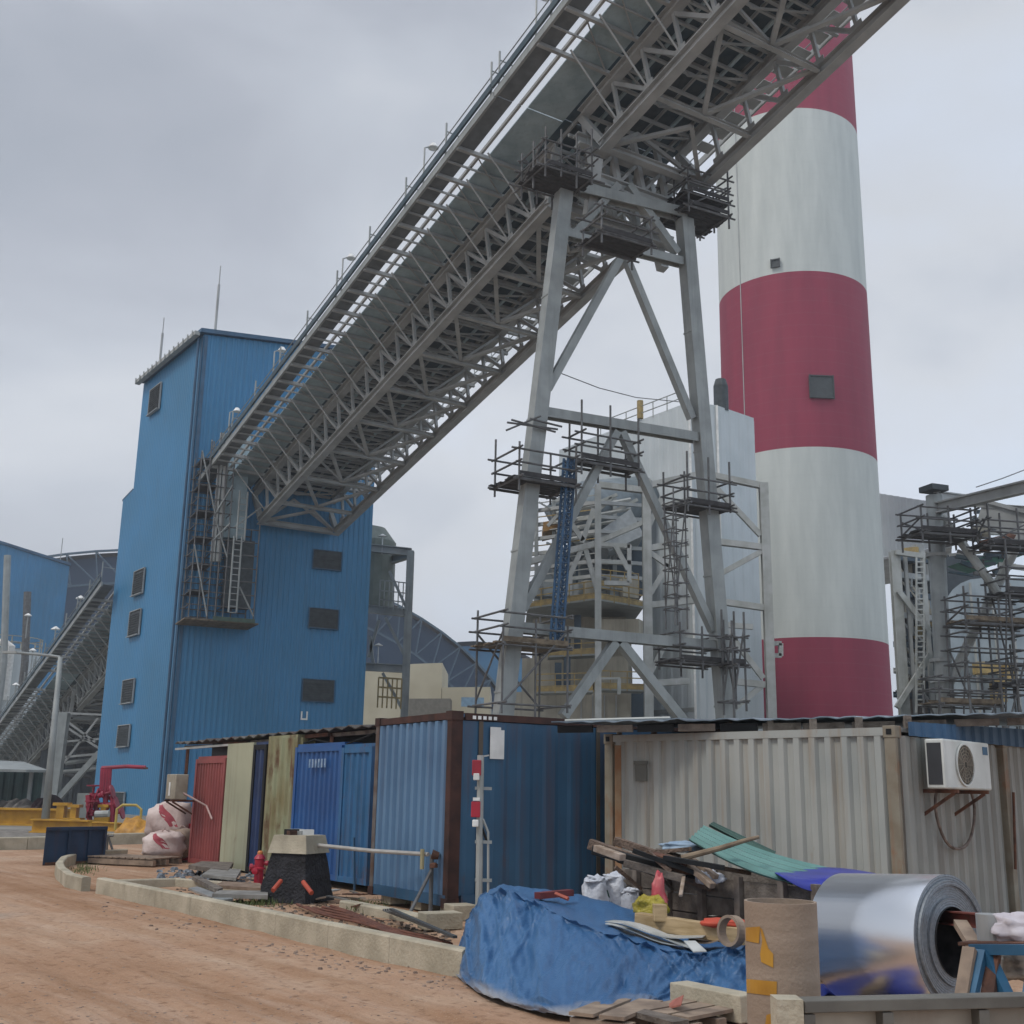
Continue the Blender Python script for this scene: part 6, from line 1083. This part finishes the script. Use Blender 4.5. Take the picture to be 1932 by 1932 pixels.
# ---------------- cardboard tube and front panel ----------------
D = 5.4; ct = thing('cardboard_tube', 'wide upright cardboard tube with torn yellow tape in the foreground', 'tube', at(1472, 1930, D)-ZZ*.5); tl, trp = at(1405, 1703, D), at(1539, 1703, D); rt_ = (trp-tl).length/2; tc_ = (tl+trp)/2; tc_.z = at(1472, 1700, D).z
bq = at(1480, 1932, D); dirt = (tc_-V((bq.x, bq.y, bq.z))); ax_ = V((dirt.x*.0, 0, 1)); h_ = tc_.z
CBD = mat('cardboard', '998878', .85, 0, '8d7c6c', 2, bump=.15, bscale=60, stretch=(1, 1, 8)); MB().lathe([(rt_-.012, h_*.2), (rt_-.012, h_), (rt_, h_), (rt_, 0)], (tc_.x, tc_.y, 0), n=64).build('shell', CBD, ct, smooth=False)
for p_ in bpy.data.objects['shell.001' if 'shell.001' in bpy.data.objects else 'shell'].data.polygons: pass
TP = mat('yellow_tape', 'b98a32', .4, 0, 'a37528', 6)
def tape(poly):  # polygon px on the tube surface
    def pt(u, v, e=.003):
        q = ray(u, v); a = q.x**2+q.y**2; b = -2*(q.x*tc_.x+q.y*tc_.y); c = tc_.x**2+tc_.y**2-(rt_+e)**2; s_ = (-b-math.sqrt(max(0, b*b-4*a*c)))/2/a; return C0+q*s_
    return MB().grid([[pt(u, v) for u, v in row] for row in poly])
def trow(l0, l1, n_=8): return [[(l0[i][0]+(l1[i][0]-l0[i][0])*k/n_, l0[i][1]+(l1[i][1]-l0[i][1])*k/n_) for k in range(n_+1)] for i in range(len(l0))]
tape(trow([(1407, 1750), (1407, 1775)], [(1434, 1748), (1432, 1780)])).build('tape_strip', TP, ct); tape(trow([(1434, 1750), (1438, 1775), (1434, 1800), (1436, 1815)], [(1438, 1753), (1450, 1790), (1459, 1800), (1459, 1826)])).build('tape_strip', TP, ct); tape(trow([(1408, 1847), (1409, 1873)], [(1466, 1852), (1465, 1880)])).build('tape_strip', TP, ct); tape(trow([(1446, 1915), (1442, 1945)], [(1462, 1910), (1465, 1945)])).build('tape_strip', TP, ct)
D = 4.75; FM = mat('stained_form_panel', 'a8a294', .75, 0, '8b857a', 3.5, streak=.3, rust=.05); FR = mat('panel_frame_grey', '6f6d66', .6, .2, '5b5953', 5)
pz = at(1511, 1886, D); pq = at(2000, 1872, D+.25); fp_ = thing('formwork_panel', 'stained grey steel framed panel cut by the bottom right corner', 'panel', V((pz.x, pz.y, 0)))
pd = V((pq.x-pz.x, pq.y-pz.y, 0)); Lp = pd.length; pd.normalize(); pn = V((pd.y, -pd.x, 0)); zt2 = pz.z; p0 = V((pz.x, pz.y, 0))
MB().par(p0-pn*.03, pd*Lp, -pn*.04, ZZ*(zt2-.03)).build('skin', FM, fp_); MB().par(p0+pn*.03+ZZ*(zt2-.045), pd*Lp, -pn*.1, ZZ*.045).build('top_flange', FR, fp_, bevel=.004)
for x in (0, .33, .75, 1.1): MB().par(p0+pd*x+pn*.025, pd*.045, -pn*.055, ZZ*(zt2-.05)).build('rib', FR, fp_)
sl = at(1466, 1886, D-.05); MB().par(V((sl.x, sl.y, 0)), (.1, 0, 0), (0, .12, 0), (0, 0, sl.z)).build('edge_stub', CONC); tag(bpy.data.objects['edge_stub'], 'small concrete stub between the cardboard tube and the framed panel', 'block')
# loose kerb stone at the bottom
a, b = gz(1284, 1905, 0), gz(1420, 1935, 0); tag(MB().beam(a+ZZ*.1+V((0, .1, 0)), b+ZZ*.1+V((0, .1, 0)), .2, .2).build('kerb_stone', CONC, bevel=.01), 'loose concrete kerb stone lying in front of the tarpaulin', 'kerb stone')
q = [gz(1246, 1908, .02), gz(1285, 1898, .16), gz(1290, 1880, .2), gz(1262, 1893, .05)]; tag(MB().prism(q, (0, 0, .012)).build('pink_sheet', mat('salmon_plastic', 'b06a58', .6, 0, '95584a', 6)), 'torn salmon plastic scrap at the end of the loose kerb stone', 'plastic scrap')
q = [gz(1180, 1915, .06), gz(1200, 1910, .06), gz(1300, 1935, .06), gz(1270, 1940, .06)]; tag(MB().prism(q, (0, 0, .04)).build('dark_board', WOODD), 'dark board between the two pale pallets at the bottom edge', 'board')

# ---------------- humid air ----------------
hm = bpy.data.materials.new('humid_air'); hm.use_nodes = True; n = hm.node_tree.nodes; l = hm.node_tree.links; n.clear(); o_ = n.new('ShaderNodeOutputMaterial'); pv = n.new('ShaderNodeVolumePrincipled')
pv.inputs['Color'].default_value = (.95, .965, .99, 1); pv.inputs['Density'].default_value = .0008; pv.inputs['Anisotropy'].default_value = .3; l.new(pv.outputs[0], o_.inputs['Volume'])
struct(MB().par((-950, -80, -1.2), (1900, 0, 0), (0, 1620, 0), (0, 0, 187)).build('haze', hm, loc=(0, 0, 0)), 'stuff')
